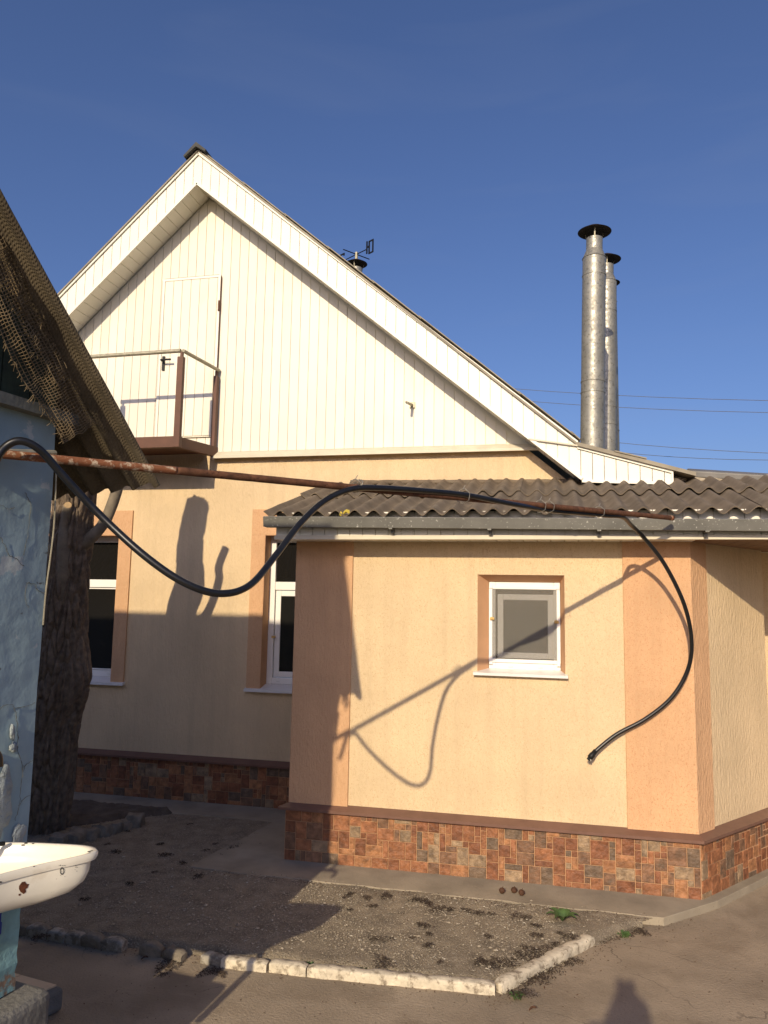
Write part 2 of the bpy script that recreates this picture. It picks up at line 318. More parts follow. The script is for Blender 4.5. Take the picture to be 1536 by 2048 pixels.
# ================================================================== the ground
g = MB(); g.add([(-300, -300, -0.03), (300, -300, -0.03), (300, 600, -0.03), (-300, 600, -0.03)], [(0, 1, 2, 3)])
kind(g.build('terrain', 'garden'), 'structure', 'dark garden soil and grass around the yard')
g = MB(); g.add([(-7, -2.5, 0), (4.5, -2.5, 0), (4.5, 9, 0), (-7, 9, 0)], [(0, 1, 2, 3)])
kind(g.build('yard_ground', 'yard'), 'structure', 'worn brownish concrete yard')
def slab(name, m, poly, z0, z1, w=0.01):
    pp = []
    for i, (x, y) in enumerate(poly):
        x2, y2 = poly[(i + 1) % len(poly)]; L0 = math.hypot(x2 - x, y2 - y); n = max(1, int(L0 / 0.06))
        for k in range(n):
            f = k / n; jx = 0.016 * noise.noise(Vector((x + (x2 - x) * f, y + (y2 - y) * f, 2)) * 5) + 0.006 * noise.noise(Vector((x + (x2 - x) * f, y + (y2 - y) * f, 4)) * 19)
            pp.append((x + (x2 - x) * f + jx, y + (y2 - y) * f + jx))
    mb = MB(); mb.prism([Vector((x, y, z1)) for x, y in pp], (0, 0, z0 - z1)); o = bevelled(mb, name, m, None, w, 3); return kind(o, 'structure')
slab('apron_pavement', 'concrete', [(-2.40, 4.88), (0.62, 4.85), (0.99, 5.21), (1.72, 6.15), (1.72, 6.6), (-6.0, 6.6), (-6.0, 6.02), (-2.22, 6.02)], -0.05, 0.046, 0.004)
def relief_sheet(name, m, x0, x1, y0, y1, z, amp, n, inside, fr=6.0, edge=lambda x, y: 1.0):
    vs = []; fs = []; nx, ny = n; idx = {}
    for j in range(ny + 1):
        for i in range(nx + 1):
            x = x0 + (x1 - x0) * i / nx; y = y0 + (y1 - y0) * j / ny
            idx[i, j] = len(vs); k_ = edge(x, y); vs.append((x, y, (z + amp * noise.noise(Vector((x * fr, y * fr, 3))) + amp * 0.6 * noise.noise(Vector((x * fr * 4, y * fr * 4, 9)))) * k_ - 0.004 * (1 - k_)))
    for j in range(ny):
        for i in range(nx):
            cx = x0 + (x1 - x0) * (i + .5) / nx; cy = y0 + (y1 - y0) * (j + .5) / ny
            if inside(cx, cy): fs.append((idx[i, j], idx[i + 1, j], idx[i + 1, j + 1], idx[i, j + 1]))
    mb = MB(); mb.add(vs, fs); o = mb.build(name, m, None, True); return kind(o, 'structure')
def gxy(x, y): p = on_z(x, y, 0.0); return (p.x, p.y)
KA, KB, KC = gxy(22, 1872), gxy(990, 1994), gxy(1192, 1893); KD = (0.56, 4.86)
def side_of(p, q, x, y):      # signed distance of a point left of the line p-q
    L0 = math.hypot(q[0] - p[0], q[1] - p[1]); return ((q[0] - p[0]) * (y - p[1]) - (q[1] - p[1]) * (x - p[0])) / L0
def bed_depth(x, y):          # how far inside the bed's kerbed edge a point lies
    return min(side_of(KA, KB, x, y) - 0.030, side_of(KB, KC, x, y) - 0.030 if y < KC[1] else side_of(KC, KD, x, y) + 0.0)
def in_bed(x, y): return (bed_depth(x, y) > 0 and y < 4.91) or (y >= 4.86 and y < 6.05 and x < -2.2 - (6.02 - y) * 0.158 + 0.03 and x > -5)
def bed_edge(x, y): return min(1.0, max(0.0, bed_depth(x, y) / 0.05)) if y < 4.8 else 1.0
relief_sheet('gravel_bed', 'dirt', -4.6, 0.8, 3.80, 6.06, 0.040, 0.008, (270, 126), in_bed, edge=bed_edge)
def tree_depth(x, y): return (-3.3 - (5.78 - y) * 1.05 - x) * 0.69
def in_tree_bed(x, y): return tree_depth(x, y) > -0.06 and y < 6.02
relief_sheet('tree_bed', 'soil', -6.0, -3.1, 4.2, 6.04, 0.085, 0.02, (120, 80), in_tree_bed, edge=lambda x, y: min(1, max(-.3, tree_depth(x, y) / .08)))

# ================================================================== main house
house = thing('main_house', 'large peach house with a white clad gable and tall narrow balcony door', 'house', (-2.5, YM, 0))
def wall_sheet(mb, x0, x1, z0, z1, y0, y1, holes):
    xs = sorted({x0, x1, *[h[0] for h in holes], *[h[1] for h in holes]}); zs = sorted({z0, z1, *[h[2] for h in holes], *[h[3] for h in holes]})
    for i in range(len(xs) - 1):
        for j in range(len(zs) - 1):
            cx, cz = (xs[i] + xs[i + 1]) / 2, (zs[j] + zs[j + 1]) / 2
            if any(h[0] < cx < h[1] and h[2] < cz < h[3] for h in holes): continue
            a, b, c, e = xs[i], xs[i + 1], zs[j], zs[j + 1]
            mb.add([(a, y0, c), (b, y0, c), (b, y0, e), (a, y0, e)], [(0, 1, 2, 3)])
    for a, b, c, e in holes:
        mb.add([(a, y0, c), (a, y1, c), (a, y1, e), (a, y0, e)], [(3, 2, 1, 0)]); mb.add([(b, y0, c), (b, y1, c), (b, y1, e), (b, y0, e)], [(0, 1, 2, 3)])
        mb.add([(a, y0, c), (b, y0, c), (b, y1, c), (a, y1, c)], [(0, 1, 2, 3)]); mb.add([(a, y0, e), (b, y0, e), (b, y1, e), (a, y1, e)], [(3, 2, 1, 0)])
W1 = (-5.25, -4.01, 1.05, 2.42); W2 = (-2.535, -1.30, 1.05, 2.42)
mb = MB(); wall_sheet(mb, -6.3, 0.42, 0.0, 2.78, YM, YM + 0.14, [W1, W2]); mb.add([(-6.3, YM, 2.78), (0.26, YM, 2.78), (-0.27, YM, 3.22), (-6.3, YM, 3.22)], [(0, 1, 2, 3)])
mb.box(0.42, 2.8, YM + 0.01, YM + 0.1, 0, 2.78)
mb.add([(-6.3, YM, 0), (-6.3, 13, 0), (-6.3, 13, 3.2), (-6.3, YM, 3.2)], [(0, 1, 2, 3)]); mb.add([(0.42, YM, 0), (0.42, 13, 0), (0.42, 13, 2.75), (0.42, YM, 2.75)], [(3, 2, 1, 0)])
mb.build('wall', 'cream', house)
AP = (-3.241, 6.056)                       # fascia ridge point
SL, SR = 0.943, 0.838                      # roof pitches left and right
def roof_z(x, top=AP[1]): return top - (AP[0] - x) * SL if x < AP[0] else top - (x - AP[0]) * SR
# gable backing + cladding panels
GX0, GX1, GZ = -5.7, 0.02, 3.20
gz = lambda x: roof_z(x) - 0.33
back = MB(); back.prism([Vector((GX0, YM - 0.006, GZ)), Vector((-0.02, YM - 0.006, GZ)), Vector((AP[0], YM - 0.006, gz(AP[0]) + 0.05)), Vector((GX0, YM - 0.006, max(GZ + .01, gz(GX0)))) ], (0, 0.1, 0))
gable = back.build('gable_cladding', 'groove', house)
PW = 0.0905
DOOR = (-3.665, -3.088, 3.345, 4.915)
def panel(name, m, parent, x0, x1, zb, zt, yf, th=0.016, apex=None, ch=0.002):
    """upright clad board from x0 to x1 with sloping ends; zb, zt: functions of x"""
    def ring(a, b):
        p = [(a, zb(a)), (b, zb(b)), (b, zt(b))]
        if apex is not None and a < apex < b:
            p = [(a, zb(a)), (apex, zb(apex)), (b, zb(b)), (b, zt(b)), (apex, zt(apex))]
        return p + [(a, zt(a))]
    f = [Vector((x, yf, z)) for x, z in ring(x0 + ch, x1 - ch)]; bk = [Vector((x, yf, z)) for x, z in ring(x0, x1)]
    q = MB(); n = len(f); mid = [p + Vector((0, ch, 0)) for p in bk]
    q.add(f + mid, [tuple(range(n))] + [((i + 1) % n, i, n + i, n + (i + 1) % n) for i in range(n)])
    q.prism(mid, (0, th - ch, 0))
    return q.build(name, m, parent)
x = GX0
while x < -0.12:
    x1 = x + PW - 0.0035; zt = gz
    if min(gz(x), gz(x1)) > GZ + 0.04:
        panel('siding_panel', 'siding', gable, x, x1, lambda t: GZ, gz, YM - 0.0145, th=0.008, apex=AP[0])
    x += PW
# flashing ledge under the cladding
q = MB(); q.prism([Vector((-3.06, YM - 0.085, 3.128)), Vector((-3.06, YM - 0.085, 3.150)), Vector((-3.06, YM - 0.024, 3.196)), Vector((-3.06, YM + 0.01, 3.196)), Vector((-3.06, YM + 0.01, 3.17)), Vector((-3.06, YM - 0.07, 3.128))], (3.04, 0, 0))
q.build('flashing_ledge', 'flash', house)
# fascia: right slope, left slope, flared foot
q = MB(); q.prism([Vector((AP[0], YF + 0.02, AP[1] - 0.02)), Vector((-5.9, YF + 0.02, roof_z(-5.9) - 0.02)), Vector((-5.9, YF + 0.02, roof_z(-5.9) - 0.30)), Vector((AP[0], YF + 0.02, AP[1] - 0.31)), Vector((0.21, YF + 0.02, roof_z(0.21) - 0.295)), Vector((0.21, YF + 0.02, roof_z(0.21) - 0.01))], (0, 0.03, 0))
fascia = q.build('fascia', 'groove', house)
ft = lambda t: roof_z(t) - 0.012
fb = lambda t: roof_z(t) - (0.324 if t < AP[0] else 0.324 - 0.03 * min(1, (t - AP[0]) / 3))
k0 = AP[0] - PW * 29.5
FLX, FLZ = 0.217, 3.119
fl_top = lambda t: roof_z(t) - 0.012 if t < -0.17 else (FLZ + 0.055 - (t + 0.17) * 0.24)
fl_bot = lambda t: fb(t) if t < 0.25 else 2.818 - (t - 0.25) * 0.043
def f_top(t): return ft(t) if t < FLX else FLZ - 0.012 - (t - FLX) * 0.305
for i in range(200):
    a = k0 + i * PW; b = a + PW - 0.0035
    if a > 0.93: break
    b = min(b, 0.931)
    panel('fascia_panel', 'fascia', fascia, a, b, lambda t: fl_bot(t), f_top, YF + 0.010, th=0.009, apex=AP[0] if a < AP[0] < b else (0.25 if a < 0.25 < b else None))
q = MB()      # edge trims of the fascia
for xa, xb in ((-5.9, AP[0]), (AP[0], 0.25)):
    q.bar((xa, YF - 0.001, fb(xa) + 0.006), (xb, YF - 0.001, fb(xb) + 0.006), 0.012, 0.026, (0, 0, 1))
    q.bar((xa, YF - 0.001, ft(xa) - 0.006), (min(xb, FLX), YF - 0.001, ft(min(xb, FLX)) - 0.006), 0.012, 0.022)
q.bar((0.25, YF - 0.001, 2.824), (0.935, YF - 0.001, 2.794), 0.012, 0.022); q.bar((FLX, YF - 0.001, FLZ - 0.018), (0.935, YF - 0.001, 2.885), 0.012, 0.022)
q.bar((0.931, YF - 0.001, 2.79), (0.931, YF - 0.001, 2.90), 0.014, 0.016, (0, -1, 0))
q.build('fascia_trim', 'fascia', house)
q = MB(); q.bar((-0.17, YF - 0.008, 3.178), (0.22, YF - 0.008, 3.112), 0.012, 0.012); q.build('joint_strip', 'flash', house)
# soffit boards between fascia and wall
q = MB(); q.prism([Vector((AP[0], YF + 0.05, fb(AP[0]) + 0.016)), Vector((-5.9, YF + 0.05, fb(-5.9) + 0.016)), Vector((-5.9, YF + 0.05, fb(-5.9) + 0.06)), Vector((AP[0], YF + 0.05, fb(AP[0]) + 0.06)), Vector((0.23, YF + 0.05, fb(0.23) + 0.06)), Vector((0.23, YF + 0.05, fb(0.23) + 0.016))], (0, YM - YF - 0.06, 0))
soffit = q.build('soffit', 'groove', house)
for side in (-1, 1):
    sl_ = SL if side < 0 else SR; st = PW / math.sqrt(1 + sl_ ** 2) * 1.15; xx = AP[0] + side * 0.012
    while -5.7 < xx < 0.15:
        xb = xx + side * (st - 0.005); a, b = (xx, xb)
        za, zb_ = fb(a) + 0.008, fb(b) + 0.008
        q = MB(); p = [Vector((a, YF + 0.012, za)), Vector((b, YF + 0.012, zb_)), Vector((b, YM - 0.024, zb_)), Vector((a, YM - 0.024, za))]
        if side > 0: p = p[::-1]
        q.prism(p[::-1], (0, 0, 0.008)); q.build('soffit_board', 'fascia', soffit); xx += side * st
# roof slabs
q = MB()
def slab2(xa, za, xb, zb_, y0, y1, t):
    q.prism([Vector((xa, y0, za)), Vector((xa, y0, za - t)), Vector((xb, y0, zb_ - t)), Vector((xb, y0, zb_))], (0, y1 - y0, 0))
slab2(AP[0] - 2.95, roof_z(AP[0] - 2.95) + 0.012, AP[0], AP[1] + 0.012, YF - 0.02, 13.2, 0.018)
slab2(AP[0], AP[1] + 0.018, FLX, FLZ + 0.018, YF - 0.012, 13.2, 0.022)
slab2(FLX, FLZ + 0.018, 1.10, 2.865 + 0.01, YF - 0.03, 13.2, 0.03)
roof = q.build('roof', 'roofgrey', house)
q = MB()      # slate sheets lapping one another along the verge, seen edge-on
for i in range(9):
    xa = AP[0] + 0.05 + i * 0.42; xb = min(xa + 0.44, FLX + .02)
    if xa > FLX: break
    q.bar((xa, YF + 0.3, roof_z(xa) + 0.032), (xb, YF + 0.3, roof_z(xb) + 0.023), 0.62, 0.008)
q.bar((0.50, YF + 0.3, 3.056), (0.74, YF + 0.3, 2.99), 0.68, 0.010)
q.build('slate_edge', 'roofgrey', roof)
q = MB(); t0 = Vector((AP[0], YF - 0.06, AP[1] + 0.062))
q.prism([t0, t0 + Vector((-0.125, 0, -0.125)), t0 + Vector((-0.115, 0, -0.14)), t0 + Vector((0, 0, -0.045)), t0 + Vector((0.095, 0, -0.105)), t0 + Vector((0.105, 0, -0.088))], (0, 7.0, 0))
q.build('ridge_cap', 'slate_dark', roof)
# gable door with its boards
q = MB(); q.box(DOOR[0], DOOR[1], YM - 0.034, YM - 0.012, DOOR[2], DOOR[3]); door = q.build('gable_door', 'groove', house)
dx = DOOR[0] + 0.012; npan = 6; dw = (DOOR[1] - DOOR[0] - 0.024) / npan
for i in range(npan):
    panel('door_board', 'siding', door, dx + i * dw, dx + (i + 1) * dw - 0.005, lambda t: DOOR[2] + 0.012, lambda t: DOOR[3] - 0.014, YM - 0.042, 0.012)
q = MB()
for a, b, c, e in ((DOOR[0] - 0.016, DOOR[0] + 0.008, DOOR[2], DOOR[3] + .012), (DOOR[1] - 0.008, DOOR[1] + 0.016, DOOR[2], DOOR[3] + .012), (DOOR[0] + 0.008, DOOR[1] - 0.008, DOOR[3] - 0.010, DOOR[3] + 0.012)):
    q.box(a, b, YM - 0.045, YM - 0.02, c, e)
q.build('door_frame', 'fascia', door)
q = MB(); q.box(DOOR[0] - 0.019, DOOR[0] - 0.0165, YM - 0.044, YM - 0.02, DOOR[2], DOOR[3]); q.box(DOOR[1] + 0.0165, DOOR[1] + 0.0195, YM - 0.044, YM - 0.02, DOOR[2], DOOR[3])
q.box(DOOR[0], DOOR[1], YM - 0.044, YM - 0.02, DOOR[3] + 0.0125, DOOR[3] + 0.016); q.build('door_gap', 'brown', door)
q = MB(); hx, hz = -3.625, 4.08
q.box(hx - 0.013, hx + 0.013, YM - 0.056, YM - 0.041, hz - 0.075, hz + 0.065); q.tube([(hx, YM - 0.045, hz + 0.015), (hx, YM - 0.10, hz + 0.015), (hx + 0.02, YM - 0.105, hz + 0.014), (hx + 0.105, YM - 0.105, hz + 0.012)], 0.0095, 8)
q.build('handle', 'black', door)
q = MB(); q.tube([(DOOR[1] + 0.012, YM - 0.052, 4.565), (DOOR[1] + 0.012, YM - 0.052, 4.665)], 0.009, 8); q.build('hinge', 'brown', door)
# balcony
BX0, BXF, BXW, BY, BF, BR = -4.13, -3.112, -3.035, 5.80, 3.128, 3.985
q = MB(); q.box(BX0 + 0.05, BXF - 0.05, BY + 0.06, YM - 0.03, BF + 0.055, BF + 0.085); balcony = q.build('balcony', 'brown', house)
q = MB(); q.box(BX0, BXF, BY, BY + 0.055, BF, BF + 0.095); q.build('front_beam', 'brown', balcony)
q = MB(); q.box(BX0, BX0 + 0.055, BY + 0.057, YM - 0.026, BF, BF + 0.095); q.build('side_beam', 'brown', balcony)
q = MB(); q.obox((BXF - 0.052, BY + 0.057, BF), (0.052, 0, 0), (BXW - BXF, YM - 0.026 - BY - 0.057, 0.024), (0, 0, 0.092)); q.build('side_beam', 'brown', balcony)
for bx in (BX0 + 0.002, BXF - 0.056):
    q = MB(); q.box(bx, bx + 0.054, BY - 0.003, BY + 0.040, BF + 0.002, BR - 0.055); q.box(bx + 0.018, bx + 0.04, BY + 0.01, BY + 0.035, BR - 0.055, BR - 0.008); q.build('post', 'brown', balcony)
q = MB(); q.box(BXW - 0.045, BXW - 0.008, YM - 0.085, YM - 0.035, BF + 0.026, BR - 0.07); q.box(BXW - 0.036, BXW - 0.02, YM - 0.075, YM - 0.05, BR - 0.07, BR - 0.02); q.build('post', 'brown', balcony)
q = MB(); q.tube([(BX0 + 0.0, BY + 0.02, BR - .004), (BXF - 0.040, BY + 0.02, BR + 0.004)], 0.018, 12); q.build('front_rail', 'rail', balcony)
q = MB(); q.tube([(BXF - 0.022, BY + 0.03, BR + 0.006), (BXW - 0.018, YM - 0.035, BR - 0.004)], 0.017, 12); q.build('side_rail', 'rail', balcony)
# stub of pipe in the gable
q = MB(); a = Vector((-1.19, YM - 0.02, 3.575)); b = a + Vector((-0.02, -0.17, -0.02)); q.tube([a, b], 0.012, 10); q.tube([b, b + Vector((-0.004, -0.012, 0))], 0.008, 8)
q.box(-1.215, -1.165, YM - 0.030, YM - 0.020, 3.55, 3.60); q.build('pipe_stub', 'rail', house)
# windows of the main wall
def surround(parent, h, y, left=True, right=True):
    q = MB(); a, b, c, e = h; t = 0.13; p = 0.018
    if left: q.box(a - t, a, y - p, y + 0.02, c - 0.0, e)
    if right: q.box(b, b + t, y - p, y + 0.02, c - 0.0, e)
    q.box(a - t, b + t, y - p, y + 0.02, e + 0.001, e + 0.235 if h[2] < 2 and y > 6 else e + t); q.build('window_surround', 'peach', parent)
def lining(parent, h, y0, y1):
    q = MB(); a, b, c, e = h; t = 0.004
    q.box(a, a + t, y0, y1, c, e); q.box(b - t, b, y0, y1, c, e); q.box(a + t, b - t, y0, y1, e - t, e); q.build('reveal_lining', 'reveal', parent)
def pane_frame(q, a, b, c, e, y0, y1, wd):
    q.box(a, a + wd, y0, y1, c, e); q.box(b - wd, b, y0, y1, c, e); q.box(a + wd, b - wd, y0 + 0.0015, y1, c, c + wd); q.box(a + wd, b - wd, y0 + 0.0015, y1, e - wd, e)
for h, muls in ((W1, (-4.47,)), (W2, (-1.92,))):
    surround(house, h, YM); lining(house, h, YM - 0.016, YM + 0.13)
    a, b, c, e = h; yf = YM + 0.125; q = MB(); pane_frame(q, a + 0.004, b - 0.004, c + 0.03, e - 0.004, yf, yf + 0.06, 0.055)
    q.box(a + 0.06, b - 0.06, yf + 0.003, yf + 0.055, 1.925, 2.0)
    for mx in muls: q.box(mx - 0.035, mx + 0.035, yf + 0.002, yf + 0.056, c + 0.085, 1.925)
    win = bevelled(q, 'window', 'upvc', house, 0.004)
    xs = [a + 0.06] + [m + s for m in muls for s in (-0.035, 0.035)] + [b - 0.06]
    for i in range(0, len(xs), 2):
        q = MB(); y0 = yf + 0.018; inner = 0.045 if (i == 0) else 0.012
        if h is W2: inner = 0.05 if i == 0 else 0.02
        pane_frame(q, xs[i] + 0.004, xs[i + 1] - 0.004, c + 0.09, 1.92, y0, y0 + 0.035, inner); bevelled(q, 'sash', 'upvc', win, 0.003)
        q = MB(); q.box(xs[i] + inner, xs[i + 1] - inner, y0 + 0.012, y0 + 0.02, c + 0.085 + inner, 1.925 - inner); q.build('pane', 'glass', win)
    q = MB(); q.box(a + 0.055, b - 0.055, yf + 0.03, yf + 0.038, 1.995, e - 0.055); q.build('pane', 'glass', win)
    q = MB(); q.prism([Vector((a - 0.14, YM - 0.045, c - 0.028)), Vector((a - 0.14, YM - 0.045, c - 0.006)), Vector((a - 0.14, YM + 0.125, c + 0.030)), Vector((a - 0.14, YM + 0.125, c + 0.0))], (b - a + 0.28, 0, 0)); q.build('window_sill', 'sill', win)
    for sx in (a + 0.10, b - 0.13):
        q = MB(); q.box(sx, sx + 0.035, yf - 0.004, yf + 0.002, c + 0.048, c + 0.060); bevelled(q, 'drain_cap', 'sill', win, 0.003)
q = MB(); q.box(-2.49, -2.455, YM + 0.113, YM + 0.124, 1.49, 1.51); q.build('screen_clip', 'clip', house)

# ------------------------------------------------------------------ plinth tiles
TILE_MESH = {}
GU = 0.0385
def tile_mesh(wu, hu, m):
    key = (wu, hu, m.name)
    if key not in TILE_MESH:
        a, b, t, c = wu * GU - 0.004, hu * GU - 0.004, 0.006, 0.0035
        q = MB(); fr = [(c, -t, c), (a - c, -t, c), (a - c, -t, b - c), (c, -t, b - c)]; bk = [(0, -t + .003, 0), (a, -t + .003, 0), (a, -t + .003, b), (0, -t + .003, b)]; bb = [(0, 0.002, 0), (a, 0.002, 0), (a, 0.002, b), (0, 0.002, b)]
        q.add(fr + bk + bb, [(0, 1, 2, 3)] + [((i + 1) % 4, i, 4 + i, 4 + (i + 1) % 4) for i in range(4)] + [(4 + (i + 1) % 4, 4 + i, 8 + i, 8 + (i + 1) % 4) for i in range(4)])
        TILE_MESH[key] = q.mesh('plinth_tile', m)
    return TILE_MESH[key]
def lay_tiles(parent, origin, ang, length, rows, seed):
    rr = random.Random(seed); cols = int(length / GU); occ = set()
    dirx = Vector((math.cos(ang), math.sin(ang), 0)); fx = length / (cols * GU)
    sizes = [(3, 2), (2, 3), (2, 2), (3, 3), (2, 2), (2, 3), (3, 2), (1, 2), (2, 1), (1, 1), (3, 1), (1, 3)]
    for j in range(rows):
        for i in range(cols):
            if (i, j) in occ: continue
            cand = rr.choices(sizes, weights=[6, 6, 5, 3, 5, 6, 6, 3, 3, 2, 2, 2], k=6)
            for wu, hu in cand + [(1, 1)]:
                cells = [(i + a, j + b) for a in range(wu) for b in range(hu)]
                if all(c not in occ and c[0] < cols and c[1] < rows for c in cells):
                    occ.update(cells); break
            m = rr.choice(TILES)
            o = link('plinth_tile', tile_mesh(wu, hu, m), parent, Vector(origin) + dirx * (i * GU * fx + 0.002) + Vector((0, 0, j * GU + 0.004)), (0, 0, ang), (fx, 1, 1))
q = MB(); q.box(-6.0, -1.80, YM - 0.03, YM - 0.001, 0.0, 0.385); pl = q.build('plinth', 'grout', house)
lay_tiles(pl, (-4.72, YM - 0.03, 0.036), 0, 2.90, 9, 5)
q = MB(); q.box(1.55, 2.8, YM - 0.02, YM + 0.008, 0.0, 0.385); pl3 = q.build('porch_plinth', 'grout', house); lay_tiles(pl3, (1.56, YM - 0.02, 0.036), 0, 1.22, 9, 41)
q = MB(); q.box(1.55, 2.8, YM - 0.06, YM + 0.008, 0.387, 0.41); q.build('porch_ledge', 'ledge', house)
q = MB(); q.prism([Vector((-6, YM - 0.07, 0.387)), Vector((-6, YM - 0.07, 0.405)), Vector((-6, YM - 0.002, 0.435)), Vector((-6, YM - 0.002, 0.387))], (4.2, 0, 0)); q.build('ledge', 'ledge', house)

# ================================================================== annex
annex = thing('annex', 'low cream and peach annex with a corrugated slate roof and canted corner', 'annex', (-0.5, YA, 0))
C0 = Vector((0.885, YA, 0)); CD = Vector((0.612, 0.791, 0)).normalized(); CN = Vector((CD.y, -CD.x, 0)); CA = math.atan2(CD.y, CD.x); CL = 1.06
AW = (-0.496, 0.088, 1.375, 2.038)
mb = MB(); wall_sheet(mb, -1.80, C0.x, 0.0, 2.30, YA, YA + 0.12, [AW])
mb.add([(-1.8, YA, 0), (-1.8, YM, 0), (-1.8, YM, 2.3), (-1.8, YA, 2.3)], [(0, 1, 2, 3)])
e1 = C0 + CD * CL; up = Vector((0, 0, 2.30))
mb.add([C0, e1, e1 + up, C0 + up], [(0, 1, 2, 3)]); mb.add([e1, e1 + Vector((0, 1.2, 0)), e1 + Vector((0, 1.2, 0)) + up, e1 + up], [(0, 1, 2, 3)])
mb.build('wall', 'cream', annex)
q = MB(); q.box(-1.818, -1.388, YA - 0.016, YA + 0.05, 0.40, 2.272); bevelled(q, 'pilaster', 'peach', annex, 0.004)
q = MB(); q.prism([Vector((0.465, YA - 0.014, 0.40)), Vector((C0.x + 0.006, YA - 0.014, 0.40)), C0 + CD * 0.20 + CN * 0.014 + Vector((0, 0, 0.40)), C0 + CD * 0.20 - CN * 0.03 + Vector((0, 0, 0.40)), C0 + Vector((-0.02, 0.04, 0.40)), Vector((0.465, YA + 0.03, 0.40))][::-1], (0, 0, 1.872)); bevelled(q, 'corner_pilaster', 'peach', annex, 0.004)
# plinth, ledge
q = MB(); PY = YA - 0.03
po = [Vector((-1.832, PY, 0)), Vector((C0.x + 0.008, PY, 0)), C0 + CD * (CL + .0) + CN * 0.03, C0 + CD * CL, C0, Vector((-1.80, YA, 0)), Vector((-1.80, YM - 0.04, 0)), Vector((-1.832, YM - 0.04, 0))]
q.prism([p + Vector((0, 0, 0.385)) for p in po], (0, 0, -0.385)); pl2 = q.build('plinth', 'grout', annex)
lay_tiles(pl2, (-1.830, PY, 0.036), 0, 2.722, 9, 11)
cc = Vector((C0.x + 0.008, PY, 0.036)); lay_tiles(pl2, cc + CD * 0.006 + CN * 0.0005, CA, 1.045, 9, 23)
q = MB(); z0 = 0.387
a0, b0, c0 = Vector((-1.875, YA - 0.075, 0)), Vector((C0.x + 0.026, YA - 0.075, 0)), C0 + CD * CL + CN * 0.075
a1, b1, c1 = Vector((-1.80, YA - 0.001, 0)), Vector((C0.x, YA - 0.001, 0)), C0 + CD * CL + CN * 0.001
for (p, r_, pi_, ri) in ((a0, b0, a1, b1), (b0, c0, b1, c1)):
    z = Vector((0, 0, 1)); q.add([p + z * z0, r_ + z * z0, r_ + z * (z0 + .018), p + z * (z0 + .018), pi_ + z * (z0 + .045), ri + z * (z0 + .045), pi_ + z * z0, ri + z * z0], [(0, 1, 2, 3), (3, 2, 5, 4), (1, 0, 6, 7)])
z = Vector((0, 0, 1)); q.add([a0 + z * z0, a0 + z * (z0 + .018), a1 + z * (z0 + .045), a1 + z * z0], [(0, 1, 2, 3)])
q.build('ledge', 'ledge', annex)
# annex window
h = AW; a, b, c, e = h; yf = YA + 0.095; fa, fb2, fe = a + 0.068, b - 0.026, e - 0.045
q = MB()      # splayed plaster reveals
q.prism([Vector((a, YA + .002, c)), Vector((fa, YA + .105, c)), Vector((a, YA + .105, c))], (0, 0, e - c)); q.prism([Vector((b, YA + .002, c)), Vector((b, YA + .105, c)), Vector((fb2, YA + .105, c))], (0, 0, e - c))
q.prism([Vector((a + .001, YA + .0025, e)), Vector((a + .001, YA + .105, e)), Vector((a + .001, YA + .105, fe))], (b - a - .002, 0, 0)); q.build('reveal_lining', 'reveal', annex)
a, b, e = fa - 0.002, fb2 + 0.002, fe + 0.002
q = MB(); pane_frame(q, a + 0.004, b - 0.004, c + 0.018, e - 0.004, yf + .012, yf + 0.07, 0.045); q.box(a + 0.05, b - 0.05, yf + 0.0105, yf + 0.02, c + 0.06, c + 0.085)
win = bevelled(q, 'window', 'upvc', annex, 0.004)
q = MB(); pane_frame(q, a + 0.004, b - 0.004, c + 0.062, e - 0.030, yf - 0.002, yf + 0.010, 0.024); bevelled(q, 'screen_frame', 'upvc', win, 0.003)
q = MB(); q.box(a + 0.026, b - 0.026, yf + 0.003, yf + 0.0045, c + 0.084, e - 0.052); q.build('insect_screen', 'screen', win)
q = MB(); pane_frame(q, a + 0.062, b - 0.048, c + 0.09, e - 0.088, yf + 0.034, yf + 0.055, 0.040); bevelled(q, 'sash', 'upvc', win, 0.004)
q = MB(); q.box(a + 0.10, b - 0.085, yf + 0.046, yf + 0.05, c + 0.128, e - 0.125); q.build('pane', 'glass', win)
q = MB(); q.box(a + 0.045, b - 0.045, yf + 0.0605, yf + 0.068, c + 0.06, e - 0.045); q.build('dark_interior_panel', 'glass', win)  # dark sheet standing in for the unlit room behind the sash
for sx in (a + 0.135, b - 0.16):
    q = MB(); q.box(sx, sx + 0.038, yf + 0.006, yf + 0.014, c + 0.030, c + 0.043); bevelled(q, 'drain_cap', 'sill', win, 0.003)
for sx, zz in ((a + 0.012, 1.735), (b - 0.044, 1.722)):
    q = MB(); q.box(sx, sx + 0.030, yf - 0.014, yf - 0.003, zz - 0.009, zz + 0.009); q.box(sx + 0.004, sx + 0.022, yf - 0.020, yf - 0.013, zz - 0.005, zz + 0.012); bevelled(q, 'screen_clip', 'clip', win, 0.002)
for sx in (a + 0.006, b - 0.030):
    for zz in (e - 0.040, c + 0.058):
        q = MB(); q.box(sx, sx + 0.024, yf - 0.010, yf - 0.003, zz - 0.010, zz + 0.012); bevelled(q, 'screen_corner', 'upvc', win, 0.002)
a, b, c, e = h
q = MB(); q.prism([Vector((a - 0.025, YA - 0.045, c - 0.018)), Vector((a - 0.025, YA - 0.045, c + 0.000)), Vector((a - 0.025, YA + 0.11, c + 0.019)), Vector((a - 0.025, YA + 0.11, c - 0.004))], (b - a + 0.042, 0, 0)); q.build('window_sill', 'sill', win)
